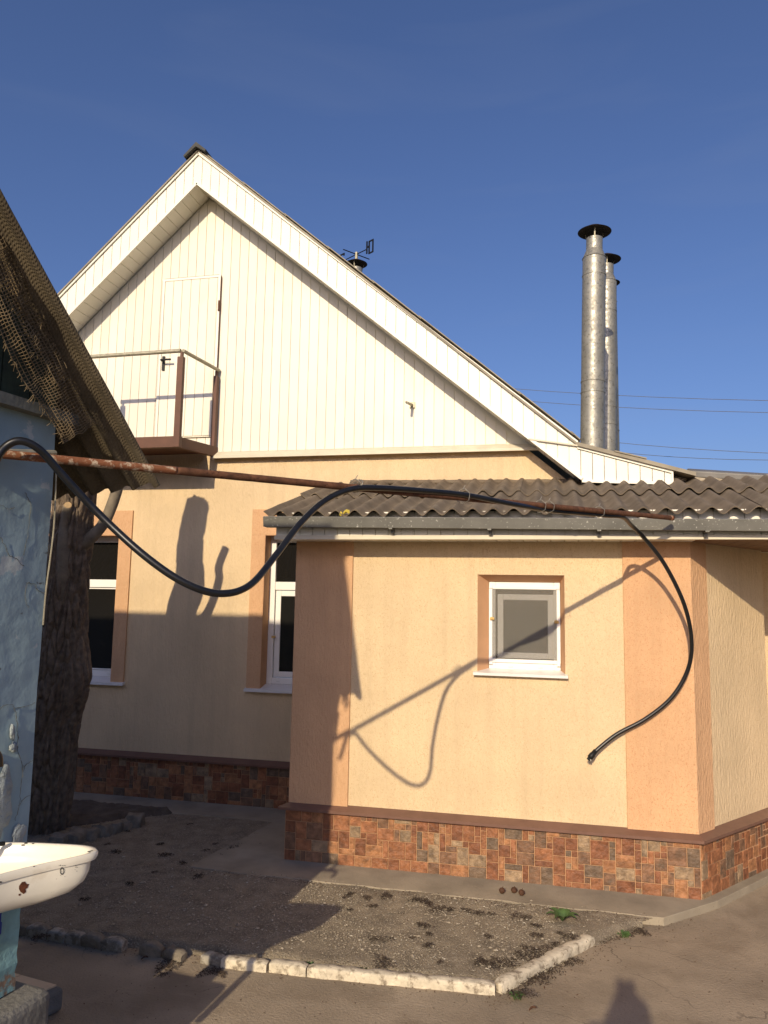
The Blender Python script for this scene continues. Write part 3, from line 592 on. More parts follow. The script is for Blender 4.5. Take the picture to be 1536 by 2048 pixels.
# corrugated roof
def corrugated(O, u, v, nrm, waves, pitch, amp, length, th=0.008, seg=10, nv=6, phase=0.0, jag=0.0, seed=0):
    q = MB(); n = waves * seg; rr = random.Random(seed); vs = []; fs = []
    for layer in (0, 1):
        for j in range(nv + 1):
            for i in range(n + 1):
                a_ = i / seg * 2 * math.pi + phase; hgt = amp * math.cos(a_) - layer * th
                sag = 0.004 * noise.noise(Vector((i / seg * .7, j * .8, seed)))
                vs.append(O + u * (i / seg * pitch) + v * (length * j / nv + (jag * noise.noise(Vector((i * .3, seed, 0))) if j == 0 else 0)) + nrm * (hgt + sag))
    W = n + 1; B = W * (nv + 1)
    for j in range(nv):
        for i in range(n):
            p = j * W + i; fs.append((p, p + 1, p + W + 1, p + W)); fs.append((B + p, B + p + W, B + p + W + 1, B + p + 1))
    for i in range(n): fs.append((i + 1, i, B + i, B + i + 1)); t = nv * W + i; fs.append((t, t + 1, B + t + 1, B + t))
    for j in range(nv): p = j * W; fs.append((p, p + W, B + p + W, B + p)); p = j * W + n; fs.append((p + W, p, B + p, B + p + W))
    q.add(vs, fs); return q
RL, RH = Vector((0, 4.90, 2.437)), Vector((0, YM - 0.005, 2.862)); rv = (RH - RL); rlen = rv.length; rv.normalize(); rn = Vector((0, -rv.z, rv.y))
PT = 0.1335; q = MB()
q.box(-1.80, 2.6, 5.06, YM - 0.02, 2.44, 2.4405); q.obox(Vector((-1.78, RL.y + 0.13, RL.z + 0.13 * rv.z / rv.y - 0.036)), Vector((4.4, 0, 0)), rv * (rlen - 0.16), rn * 0.004); roof2 = q.build('roof', 'slate_dark', annex)
for r_, (s0, ln, lift) in enumerate(((0.0, 0.93, 0.0), (0.80, rlen - 0.80, 0.018))):
    xx = -1.955 + (0.0 if r_ == 0 else 0.0); k = 0
    for nw in ((8, 8, 8, 8, 2) if r_ == 0 else (5, 8, 8, 8, 5)):
        O = Vector((xx, 0, 0)) + Vector((0, RL.y, RL.z)) + rv * (s0 + rnd.uniform(-.012, .012)) + rn * (lift + 0.006 * (k % 2))
        o = corrugated(O, Vector((1, 0, 0)), rv, rn, nw, PT, 0.0215, ln, 0.007, 12, 6, 0.6, 0.004, 31 * r_ + k).build('roof_sheet', 'slate', roof2); shade_by_angle(o, 50)
        xx += nw * PT; k += 1
q = MB(); q.tube([Vector((-1.74 + i * .05, YM - 0.022 + 0.008 * noise.noise(Vector((i * .8, 0, 0))), 2.888 - i * .0007 + 0.006 * noise.noise(Vector((i * .6, 5, 0))))) for i in range(42)], [0.022 + 0.006 * noise.noise(Vector((i * 1.3, 2, 7))) for i in range(42)], 8); q.build('wall_fillet', 'slate', roof2, True)
q = MB()      # mortar bedding under the upper flashing
pts = [Vector((0.25 + i * 0.06, YM - 0.10 + 0.012 * noise.noise(Vector((i * .9, 0, 0))), 2.852 + 0.012 * noise.noise(Vector((i * .7, 5, 0))))) for i in range(40)]
q.tube(pts, [0.03 + 0.012 * noise.noise(Vector((i * 1.3, 2, 7))) for i in range(40)], 8); q.build('mortar_bed', 'mortar', roof2, True)
q = MB(); q.obox(Vector((1.09, YM - 0.13, 2.865)), Vector((1.5, 0, -0.13)), Vector((0, 0.16, 0.045)), Vector((0, -0.01, 0.055))); bevelled(q, 'ridge_flashing', 'lead', roof2, 0.012, 3)
q = MB(); q.obox(Vector((0.945, YM - 0.10, 2.835)), Vector((0.14, -0.0, -0.005)), Vector((0, 0.2, 0.0)), Vector((0, 0, 0.055))); q.obox(Vector((0.94, YM - 0.20, 2.905)), Vector((0.16, 0, -0.025)), Vector((0, 0.3, 0.0)), Vector((0, 0, 0.012))); q.build('step_flashing', 'lead', roof2)
# eave box: short boards, trim, soffit
ES = 5.0
q = MB(); q.box(-1.90, 2.6, ES + 0.012, ES + 0.03, 2.285, 2.44); eave = q.build('eave_board', 'groove', annex)
xx = -1.90
while xx < 1.75:
    q = MB(); q.box(xx + 0.003, xx + PW - 0.003, ES, ES + 0.011, 2.292, 2.452); q.build('eave_panel', 'fascia', eave); xx += PW
q = MB(); q.box(-1.905, 2.6, ES - 0.016, ES + 0.02, 2.262, 2.290); q.build('eave_trim', 'flash', eave)
q = MB(); q.box(-1.90, 2.6, ES + 0.021, 7.0, 2.274, 2.284); sof = q.build('soffit', 'groove', annex)
xx = -1.90
while xx < 1.7:
    q = MB(); q.box(xx + 0.003, xx + PW - 0.003, ES + 0.021, YA + (0.0 if xx < 0.85 else 1.0), 2.2655, 2.2735); q.build('soffit_board', 'fascia' if xx < 0.85 else 'porch', sof); xx += PW
# gutter
q = MB(); gp = [(4.905, 0.0), (4.985, 0.0), (4.985, 0.06), (4.982, 0.06), (4.982, 0.004), (4.912, 0.004), (4.900, 0.066), (4.906, 0.070), (4.896, 0.072), (4.893, 0.066)]
gx0, gx1, gz0, gz1 = -1.955, 2.6, 2.345, 2.29
vs = []
for xg, zg in ((gx0, gz0), (gx1, gz1)): vs += [(xg, y_, zg + z_) for y_, z_ in gp]
n = len(gp); q.add(vs, [((i + 1) % n, i, n + i, n + (i + 1) % n) for i in range(n)])
q.add([(gx0 - .003, 4.893, gz0 + .068), (gx0 - .003, 4.905, gz0), (gx0 - .003, 4.985, gz0), (gx0 - .003, 4.985, gz0 + .06), (gx0, 4.893, gz0 + .068), (gx0, 4.905, gz0), (gx0, 4.985, gz0), (gx0, 4.985, gz0 + .06)], [(3, 2, 1, 0), (4, 5, 6, 7), (0, 1, 5, 4), (1, 2, 6, 5)])
gut = q.build('gutter', 'galv_dark', annex)
for sx in (-1.05, -0.39, 0.30, 0.94):
    zz = gz0 + (gz1 - gz0) * (sx - gx0) / (gx1 - gx0); q = MB(); q.box(sx - 0.012, sx + 0.012, 4.90, 4.995, zz - 0.010, zz - 0.001); q.box(sx - 0.009, sx + 0.009, 4.955, 4.997, zz - 0.035, zz - 0.0105); q.build('gutter_bracket', 'galv_dark', gut)
for sx in (-1.62, -1.08, 0.15, 0.94):
    zz = gz0 + (gz1 - gz0) * (sx - gx0) / (gx1 - gx0); q = MB(); q.add([(sx - .01, 4.8905, zz + .070), (sx + .01, 4.8905, zz + .070), (sx + .01, 4.9025, zz - .002), (sx - .01, 4.9025, zz - .002), (sx + .01, 4.985, zz - .002), (sx - .01, 4.985, zz - .002)], [(3, 2, 1, 0), (5, 4, 2, 3)]); q.build('gutter_joint', 'galv_dark', gut)
q = MB(); q.add([(0, 0, 0), (0.030, 0.005, 0.012), (0.05, 0, 0.0), (0.045, 0.01, 0.032), (0.022, 0.012, 0.038), (0.004, 0.008, 0.024), (0.024, -0.012, 0.020)], [(0, 1, 6), (1, 2, 6), (2, 3, 6), (3, 4, 6), (4, 5, 6), (5, 0, 6), (1, 0, 5), (1, 5, 4), (1, 4, 3), (1, 3, 2)])
o = tag(q.build('fallen_leaf', 'yellow'), 'small yellow leaf lying in a trough of the corrugated roof', 'leaf'); o.location = (-1.385, 4.905, 2.425)
q = MB(); q.add([(0, 0, 0), (0.014, 0, 0.003), (0.018, -.002, 0.022), (0.006, 0.0, 0.034), (-0.006, 0.002, 0.02), (0.006, -.008, .016)], [(0, 1, 5), (1, 2, 5), (2, 3, 5), (3, 4, 5), (4, 0, 5)])
o = tag(q.build('fallen_leaf', 'yellow'), 'narrow yellow leaf standing left of the rounder one on the annex roof', 'leaf'); o.location = (-1.405, 4.905, 2.415)

# ================================================================== flues
def flue(x, y, zb, ztop, r, capr, label, lean=0.022, bands=(), taper=0.62, letters=False):
    t = thing('flue_pipe', label, 'chimney', (x, y, zb), 'metal flues on the roof')
    H = ztop - zb; hh = H - 0.36
    q = MB(); prof = [(r, -0.1)]
    for bz in sorted(bands):
        prof += [(r, bz * hh - 0.012), (r + 0.004, bz * hh - 0.008), (r + 0.004, bz * hh + 0.002), (r * 0.995, bz * hh + 0.006)]
    prof += [(r, hh - 0.004), (r + 0.005, hh), (r, hh + 0.004)]
    q.lathe(prof, (x, y, zb), 40); parts = [(q, 'pipe', 'zinc', True)]
    q = MB(); q.lathe([(r, hh + 0.004), (r * 0.72, hh + 0.085), (r * 0.70, hh + 0.09)], (x, y, zb), 32); parts.append((q, 'reducer', 'zinc', True))
    q = MB(); q.lathe([(r * 0.70, hh + 0.09), (r * 0.70, hh + 0.21), (r * 0.66, hh + 0.21), (r * 0.66, hh + 0.09)], (x, y, zb), 32); parts.append((q, 'inner_pipe', 'zinc', True))
    q = MB(); q.lathe([(capr * 0.98, H - 0.085), (capr, H - 0.082), (capr * 0.5, H - 0.035), (0.012, H)], (x, y, zb), 36); q.lathe([(0.005, H - 0.06), (capr * 0.98, H - 0.085)], (x, y, zb), 36); parts.append((q, 'rain_cap', 'cap', True))
    out = []
    for q, nm, m, sm in parts: o = q.build(nm, m, t, sm); shade_by_angle(o, 30); out.append(o)
    for k in range(3):
        a = k * 2.094 + 0.5; q = MB(); q.bar((x + r * .69 * math.cos(a), y + r * .69 * math.sin(a), zb + hh + 0.18), (x + r * .9 * math.cos(a), y + r * .9 * math.sin(a), zb + H - 0.06), 0.012, 0.006); out.append(q.build('cap_strut', 'rail', t))
    t.rotation_euler = (0, lean, 0)
    return t
f1 = on_y(1183, 890, 7.35)
flue(f1.x, 7.35, 3.05, 5.60, 0.113, 0.163, 'tall galvanised flue with a dark rain cap, nearest of the pair beside the roof foot', 0.024, (0.10 + .28, 0.43, 0.92))
f2 = on_y(1209, 900, 8.75)
flue(f2.x + .01, 8.75, 3.05, 5.945, 0.113, 0.163, 'galvanised flue half hidden behind the taller nearer flue', 0.018, (0.33, 0.41, 0.86))
f3 = on_y(1213, 570, 10.6)
flue(f3.x + .035, 10.6, 3.0, on_y(1213, 556, 10.6).z, 0.10, 0.150, 'farthest flue of which only the cap edge peeps out right of the second flue', 0.0, (0.4,))
f4 = on_y(712, 548, 10.2)
f4t = flue(f4.x, 10.2, 5.55, on_y(712, 523, 10.2).z + 0.04, 0.13, 0.165, 'short flue with a dark cap showing above the right roof slope under the weathervane', 0.0, (0.5,))
wv = thing('weathervane', 'small black weathervane with letters on the flue behind the ridge', 'weathervane', (f4.x, 10.2, on_y(712, 523, 10.2).z))
wz = wv.location.z + 0.11; wc = Vector((f4.x, 10.2, wz)); A1 = Vector((0.80, -0.55, 0)).normalized(); A2 = Vector((0.62, 0.78, 0)).normalized()
q = MB(); q.tube([(f4.x, 10.2, wz - 0.13), (f4.x, 10.2, wz + 0.03)], 0.022, 12); q.build('stem', 'rail', wv)
for ax, l0, l1 in ((A1, -0.24, 0.24), (Vector((A2.x, A2.y, 0)), -0.24, 0.24)): q = MB(); q.tube([wc + ax * l0, wc + ax * l1], 0.008, 6); q.build('arm', 'black', wv)
def letter(o, d, strokes, name, lab):
    q = MB(); nn = Vector((-d.y, d.x, 0))
    for (u0, v0, u1, v1) in strokes: q.obox(o + d * u0 + Vector((0, 0, v0)) - nn * 0.006, d * (u1 - u0), nn * 0.012, Vector((0, 0, v1 - v0)))
    l = q.build(name, 'black', wv); l['label'] = lab
T_ = 0.022
letter(wc + A1 * 0.22, A1, [(0, -.07, T_, .12), (T_, .015, .05, .04), (.05, -.09, .05 + T_, .11), (.13, -.09, .13 + T_, .11), (.05 + T_, .09, .13, .11), (.05 + T_, -.09, .13, -.07)], 'letter', 'black Cyrillic letter for south')
letter(wc - A1 * 0.40, A1, [(0, -.07, T_, .12), (T_, .10, .10, .12), (T_, -.07, .10, -.05), (.10, .08, .10 + T_, .12)], 'letter', 'black Cyrillic letter for north')

# ================================================================== shed
SC = Vector((-1.73, 2.32, 0)); SA = 0.16; SW = Vector((math.sin(SA), math.cos(SA), 0)); SN = Vector((math.cos(SA), -math.sin(SA), 0)); Z = Vector((0, 0, 1))
def on_w(x, y, off=0.0): d = ray(x, y); return CAM + d * (((SC - CAM).dot(SN) + off) / d.dot(SN))
TIP = Vector((-1.508, 2.685, 2.297)); RD = Vector((-0.300, -1.88, 1.825)); RIDGE = TIP + RD
shed = thing('shed', 'old shed with a peeling pale blue wall under a drooping corrugated roof', 'shed', SC)
WL = 3.12
def sbox(q, a0, a1, o0, o1, z0, z1): return q.obox(SC + SW * a0 + SN * o0 + Z * z0, SN * (o1 - o0), SW * (a1 - a0), Z * (z1 - z0))
def rough_wall(name, m, parent, a0, a1, z0, z1, amp, fr, na, nz_):
    vs = []; fs = []
    for j in range(nz_ + 1):
        for i in range(na + 1):
            al = a0 + (a1 - a0) * i / na; zz = z0 + (z1 - z0) * j / nz_
            n_ = noise.noise(Vector((al * fr, zz * fr, 1.7))) + 0.5 * noise.noise(Vector((al * fr * 3, zz * fr * 3, 4)))
            fade = min(1, (a1 - al) / 0.05 if a1 - al < 0.05 else 1)
            wavy = 0.006 * noise.noise(Vector((zz * 3, 7, 7))) * (1 if i == na else 0)
            vs.append(SC + SW * (al + wavy) + SN * (amp * n_ * (0.3 + 0.7 * fade)) + Z * zz)
    W = na + 1
    for j in range(nz_):
        for i in range(na): p = j * W + i; fs.append((p, p + 1, p + W + 1, p + W))
    q = MB(); q.add(vs, fs)
    return q, W, nz_
q, W_, nz_ = rough_wall('wall', 'blue', shed, -0.45, 0.0, 0.86, 2.47, 0.0035, 7, 50, 160)
n0 = len(q.v); edge = [q.v[j * W_ + W_ - 1] for j in range(nz_ + 1)]
q.add([Vector(p) for p in edge] + [Vector(p) - SN * 0.3 for p in edge], [(j, nz_ + 1 + j, nz_ + 2 + j, j + 1) for j in range(nz_)])
q.build('wall', 'blue', shed, True); shade_by_angle(shed.children[0], 45)
q = MB(); sbox(q, -WL, -0.452, -0.58, -0.30, 0.0, 2.47); sbox(q, -0.45, -0.004, -0.29, -0.02, 0.87, 2.47); sbox(q, -0.28, -0.004, -5.8, -0.281, 0.0, 2.18); sbox(q, -WL, -WL + .2, -5.8, -0.581, 0.0, 2.1); q.build('rear_wall', 'blue', shed)
# flaked plaster patches proud of the paint
def patch(name, m, al, zz, rx, rz, th, seed):
    rr = random.Random(seed); q = MB(); n = 18; c = []
    for k in range(n):
        a = 2 * math.pi * k / n; s = 0.7 + 0.45 * rr.random(); c.append((rx * s * math.cos(a), rz * s * math.sin(a)))
    base = [SC + SW * (al + u) + Z * (zz + v) + SN * 0.004 for u, v in c]; top = [SC + SW * (al + u * .9) + Z * (zz + v * .92) + SN * (0.004 + th * (0.6 + 0.8 * rr.random())) for u, v in c]
    cen = SC + SW * al + Z * zz + SN * (0.004 + th)
    q.add(base + top + [cen], [(k, (k + 1) % n, n + (k + 1) % n, n + k) for k in range(n)] + [(n + k, n + (k + 1) % n, 2 * n) for k in range(n)])
    o = q.build(name, m, shed, True); return o
for i, (al, zz, rx, rz, th, m) in enumerate(((-0.125, 1.18, 0.050, 0.13, 0.004, 'bluepatch'), (-0.10, 1.395, 0.010, 0.030, 0.006, 'bluepatch'), (-0.092, 1.345, 0.015, 0.018, 0.007, 'bluepatch'), (-0.04, 1.06, 0.03, 0.035, 0.0008, 'bluepatch'))):
    patch('flaked_patch', m, al, zz, rx, rz, th, i + 3)
rr = random.Random(5)
for poly in ([(0, 1075), (13, 1097), (18, 1110), (30, 1117), (50, 1133)], [(52, 1165), (70, 1168), (75, 1180), (88, 1185)], [(-5, 1425), (8, 1412), (25, 1410), (30, 1417), (52, 1413), (70, 1405)], [(30, 1417), (33, 1440), (36, 1470), (35, 1500), (42, 1520), (46, 1545), (42, 1572), (38, 1612), (30, 1640)], [(60, 1590), (46, 1600), (38, 1612)], [(50, 985), (58, 1000), (62, 1020), (54, 1080), (48, 1110)], [(0, 1010), (20, 1018), (30, 1013)], [(55, 1165), (50, 1195), (58, 1215)], [(45, 1545), (52, 1530), (66, 1520)]):
    pts = smooth_path([on_w(x, y, 0.003) for x, y in poly], 6); pts = [p_ + SW * rr.uniform(-.003, .003) + Z * rr.uniform(-.003, .003) for p_ in pts]
    hits_ = []
    for p_ in pts: hits_.append(p_ + SN * 0.006 * 0)
    q = MB(); q.tube(hits_, [0.0005 + .0009 * rr.random() for _ in hits_], 4); q.build('crack', 'beam', shed)
q = MB(); sbox(q, -WL, 0.06, -0.02, 0.045, 2.462, 2.50); q.build('beam', 'beam', shed)
RS = RD.z / math.hypot(RD.x, RD.y); tip_al = (TIP - SC).dot(SW)
def roof_at(al): return TIP.z + (tip_al - al) * RS
q = MB(); al = 0.0; gb = []
ridge_al = (RIDGE - SC).dot(SW)
q0 = MB(); q0.prism([SC + Z * 2.50 - SN * .03, SC + SW * 0.0 + Z * (roof_at(0) - .05) - SN * .03, SC + SW * ridge_al + Z * (RIDGE.z - .06) - SN * .03, SC + SW * (-WL) + Z * 2.5 - SN * .03][::-1], -SN * 0.05)
gbk = q0.build('gable_backing', 'greenboard', shed)
while al > -WL + 0.2:
    a1 = al - 0.115; zt0 = roof_at(al) if al > ridge_al else roof_at(2 * ridge_al - al); zt1 = roof_at(a1) if a1 > ridge_al else roof_at(2 * ridge_al - a1)
    q = MB(); off = 0.004 * rnd.random(); p = [SC + SW * al + Z * 2.505, SC + SW * al + Z * (zt0 - 0.05), SC + SW * a1 + Z * (zt1 - 0.05), SC + SW * a1 + Z * 2.505]
    q.prism([v_ + SN * (-0.008 + off) for v_ in p][::-1], -SN * 0.02); q.build('gable_plank', 'greenboard', gbk); al -= 0.121
# roof sheets
e = Vector((-math.cos(SA), math.sin(SA), -0.068)).normalized(); rvv = RD.normalized(); rnn = e.cross(rvv).normalized()
if rnn.z < 0: rnn = -rnn
q = MB(); q.bar(SC + SW * -0.9 - SN * 5.6 + Z * (roof_at(-0.9) - 0.48), SC + SW * -0.9 - SN * 0.06 + Z * (roof_at(-0.9) - 0.075), 0.05, 0.05)
sroof = q.build('roof', 'beam', shed)
for s0, ln in ((0.0, 1.45), (1.33, RD.length - 1.33)):
    for k in range(7):
        o = corrugated(TIP + e * (k * 8 * 0.105) + rvv * s0 + rnn * (0.008 * (s0 > 0) + 0.002 * k), e, rvv, rnn, 8, 0.105, 0.020, ln, 0.007, 12, 8, 2.2, 0.01, 77 + k).build('roof_sheet', 'weave', sroof); shade_by_angle(o, 55)
rd2 = Vector((RD.x, RD.y, -RD.z)); r2 = rd2.normalized(); n2 = e.cross(r2).normalized()
if n2.z < 0: n2 = -n2
for k in range(7):
    o = corrugated(RIDGE + e * (k * 8 * 0.105) + n2 * .01, e, r2, n2, 8, 0.105, 0.020, rd2.length, 0.007, 12, 8, 2.2, 0.0, 99 + k).build('roof_sheet', 'weave', sroof); shade_by_angle(o, 55)
q = MB(); q.tube([RIDGE - e * 0.02 + Z * .0, RIDGE + e * 5.85 + Z * .0], 0.04, 10); q.build('ridge_roll', 'slate', sroof)
# foundation and painted pier under the wall
q = MB(); sbox(q, -0.5, 0.06, -0.28, 0.10, 0.0, 0.555); o = bevelled(q, 'foundation', 'block', shed, 0.03, 3)
q = MB(); vs = []
for j in range(13):
    zz = 0.56 + 0.34 * j / 12
    for (al, of) in ((-0.13, 0.004), (-0.012, 0.004), (-0.012, -0.085), (-0.13, -0.085)): vs.append(SC + SW * (al + (0.014 * noise.noise(Vector((zz * 22, al, 1))) if al > -.1 else 0)) + SN * (of + 0.012 * noise.noise(Vector((zz * 15, of * 9, 5)))) + Z * zz)
q.add(vs, [(j * 4 + k, j * 4 + (k + 1) % 4, j * 4 + 4 + (k + 1) % 4, j * 4 + 4 + k) for j in range(12) for k in range(4)]); q.build('pier', 'teal', shed, False)
q = MB(); q.tube(smooth_path([on_w(112, 905, .02), on_w(112, 960, .02), on_w(108, 1050, .02), on_w(100, 1120, .02), on_w(92, 1180, .015), on_w(86, 1250, .01)]), 0.0028, 6)
q.tube([on_w(-60, 902, .03), on_w(110, 906, .03)], 0.010, 8); q.build('cable', 'rail', shed)
# burlap hanging along the verge
def burlap(label, cl, hw, off, n, mthr, thick, seed, sag):
    rr = random.Random(seed); q = MB(); cpts = smooth_path([Vector((x, y, 0)) for x, y in cl], 24); cn = len(cpts)
    def P(u, v):
        f = v * (cn - 1); i = min(int(f), cn - 2); c = cpts[i].lerp(cpts[i + 1], f - i); t = (cpts[i + 1] - cpts[i]).normalized(); pr = Vector((-t.y, t.x, 0))
        wv_ = hw(v) * (1 + 0.10 * noise.noise(Vector((v * 6, seed, u))))
        pp = c + pr * (u * wv_) + t * (5 * noise.noise(Vector((u * 3, v * 9, seed))))
        return on_w(pp.x, pp.y, off + sag * math.cos(u * 3.0 + 1.2 * math.sin(v * 9 + seed)) + 0.016 * noise.noise(Vector((u * 2, v * 8, seed + 3))))
    us = [-1 + 2 * i / mthr for i in range(mthr + 1)]
    for u in us:
        v0 = 0.0; v1 = 1 - rr.random() * 0.025
        q.tube([P(u, v0 + (v1 - v0) * k / n) for k in range(n + 1)], thick, 4)
    for k in range(n):
        v = (k + 0.5) / n; ex0, ex1 = rr.uniform(0, .10), rr.uniform(0, .10)
        q.tube([P(-1 - ex0 + (2 + ex0 + ex1) * i / (mthr + 2), v) for i in range(mthr + 3)], thick, 4)
    for k in range(70):        # frayed ends
        v = rr.random(); sd = rr.choice((-1, 1)); p = P(sd, v); dz = Vector((rr.uniform(-.02, .02), rr.uniform(-.02, .02), rr.uniform(-.035, .0)))
        q.tube([p, p + dz * .5 + SN * rr.uniform(0, .008), p + dz], thick * .6, 3)
    return tag(q.build('burlap_cloth', 'burlap'), label, 'burlap')
burlap('frayed brown burlap strip dangling under the shed roof edge', [(-25, 510), (20, 610), (70, 710), (115, 790), (160, 868)], lambda v: 40 - 4 * math.sin(v * 9), 0.085, 62, 11, 0.0015, 2, 0.014)
burlap('upper torn burlap strip tucked against the shed verge behind the lower one', [(-30, 440), (10, 520), (50, 610), (95, 700), (128, 760)], lambda v: 34 - 20 * v, 0.065, 50, 8, 0.0015, 5, 0.01)

# ================================================================== sink and tap
sink = thing('sink', 'chipped white enamel sink hung on the blue shed wall', 'sink', (-1.62, 2.0, 0.86))
outl = [(-1.765, 2.205), (-1.66, 2.232), (-1.56, 2.248), (-1.465, 2.256), (-1.415, 2.240), (-1.398, 2.205), (-1.425, 2.15), (-1.475, 2.08), (-1.53, 1.985), (-1.585, 1.86), (-1.65, 1.75), (-1.74, 1.70), (-1.84, 1.69)]
on_ = smooth_path([(x, y, 0) for x, y in outl], 5); RZ = 1.052; cen = Vector((-1.665, 1.99, 0))
def loop(s, z, dx=0.0): return [Vector((cen.x + (p.x - cen.x) * s + dx, cen.y + (p.y - cen.y) * s, z)) for p in on_]
q = MB(); L_ = [loop(0.40, 0.915, -.02), loop(0.62, 0.924, -.01), loop(0.80, 0.943), loop(0.90, 0.968), loop(0.935, 0.995), loop(0.945, RZ - 0.022), loop(0.985, RZ - 0.024), loop(1.0, RZ - 0.016), loop(1.0, RZ - 0.006), loop(0.985, RZ), loop(0.945, RZ), loop(0.925, RZ - 0.006), loop(0.905, RZ - 0.035), loop(0.86, 0.985), loop(0.70, 0.955), loop(0.40, 0.94, -.02)]
vs = [p for l in L_ for p in l]; n = len(on_); fs = [(j * n + i, j * n + (i + 1) % n, (j + 1) * n + (i + 1) % n, (j + 1) * n + i) for j in range(len(L_) - 1) for i in range(n)]
fs += [tuple(range(n - 1, -1, -1)), tuple((len(L_) - 1) * n + i for i in range(n))]
q.add(vs, fs); o = q.build('basin', 'enamel', sink, True); shade_by_angle(o, 60)
bm = bmesh.new(); bm.from_mesh(o.data); bmesh.ops.recalc_face_normals(bm, faces=bm.faces); bm.to_mesh(o.data); bm.free()
from mathutils.bvhtree import BVHTree
bv = BVHTree.FromPolygons([tuple(v) for v in q.v], q.f)
def decal(px_pts, name, m, parent, off=0.0015):
    """flat mark following the basin's surface"""
    c = Vector((sum(p[0] for p in px_pts) / len(px_pts), sum(p[1] for p in px_pts) / len(px_pts)))
    qq = MB(); hits = []
    for p in list(px_pts) + [(c.x, c.y)]:
        d = ray(*p).normalized(); hit = bv.ray_cast(CAM, d)
        if hit[0] is None: return None
        hits.append(hit[0] - d * off)
    nn_ = len(px_pts); qq.add(hits, [(i, (i + 1) % nn_, nn_) for i in range(nn_)]); return qq.build(name, m, parent)
rr = random.Random(4)
decal([(38, 1772), (44, 1764), (50, 1763), (53, 1768), (58, 1768), (55, 1776), (51, 1778), (52, 1784), (47, 1788), (41, 1784), (38, 1778)], 'rust_chip', 'chip', sink)
decal([(37, 1788), (42, 1787), (40, 1792), (37, 1791)], 'rust_chip', 'chip', sink)
for k in range(14):
    a = 2 * math.pi * k / 14; cx, cy = 124 + 3.4 * math.cos(a), 1742 + 6.5 * math.sin(a); decal([(cx - 1, cy - 1), (cx + 1, cy - 1.1), (cx + 1.2, cy + 1), (cx - .8, cy + 1.2)], 'stamp_mark', 'decal', sink)
for k in range(16):
    cx, cy = 124 + rr.uniform(-6, 6), rr.choice((1731 + rr.uniform(-1, 1), 1754 + rr.uniform(-3, 3), 1742 + rr.uniform(-3, 3))); decal([(cx - .8, cy - .8), (cx + .8, cy - .6), (cx + .6, cy + .9)], 'stamp_mark', 'decal', sink)
for k in range(9):
    cx, cy = 152 + rr.uniform(-3, 3), 1738 + rr.uniform(-7, 6); decal([(cx - .7, cy - .7), (cx + .7, cy - .6), (cx + .5, cy + .8)], 'stamp_mark', 'decal', sink)
for cx, cy, s_ in ((178, 1703, 2.5), (183, 1701, 2), (68, 1733, 1.6), (46, 1690, 3), (52, 1686, 3), (66, 1687, 2), (0, 1764, 3)):
    decal([(cx - s_ * 1.4, cy), (cx, cy - s_ * .5), (cx + s_ * 1.4, cy - s_ * .3), (cx + s_, cy + s_ * .5), (cx - s_, cy + s_ * .6)], 'enamel_chip', 'decal', sink)
q = MB(); q.tube([(-1.625, 2.00, 0.93), (-1.625, 2.00, 0.80), (-1.63, 2.01, 0.56)], 0.019, 10); q.build('drain_pipe', 'rust', sink, True)
tap = thing('water_tap', 'old brass tap with cross handle on the blue wall above the sink', 'tap', SC + SW * -0.265 + SN * 0.02 + Z * 1.36)
ta = lambda al, of, z_: SC + SW * (al - .075) + SN * of + Z * (z_ + .01)
q = MB(); q.tube(smooth_path([ta(-.20, 0.0, 1.37), ta(-.20, .05, 1.372), ta(-.195, .075, 1.372), ta(-.185, .105, 1.365), ta(-.178, .122, 1.345), ta(-.176, .126, 1.315)]), [0.014] * 24 + [0.012] * 17, 10); q.build('spout', 'brass', tap, True)
q = MB(); q.tube([ta(-.195, .07, 1.37), ta(-.195, .07, 1.425)], [0.014, 0.009], 10); q.build('stem', 'brass', tap, True)
q = MB(); q.tube([ta(-.245, .07, 1.432), ta(-.145, .07, 1.432)], 0.008, 8); q.tube([ta(-.195, .02, 1.432), ta(-.195, .12, 1.432)], 0.008, 8); q.build('handle', 'brass', tap, True)
q = MB(); q.tube([ta(-.16, .02, 1.035), ta(-.11, .03, 1.055), ta(-.06, .045, 1.048)], 0.007, 6); tag(q.build('soap_scrap', 'black'), 'dark scrap lying at the back of the sink by the wall', 'scrap')
q = MB(); sbox(q, -0.22, -0.10, 0.006, 0.02, 0.80, 0.84); sbox(q, -0.18, -0.105, 0.0205, 0.03, 0.77, 0.81); tag(bevelled(q, 'blue_rag', 'bluerag', None, 0.008), 'bright blue rag stuffed under the sink', 'rag')

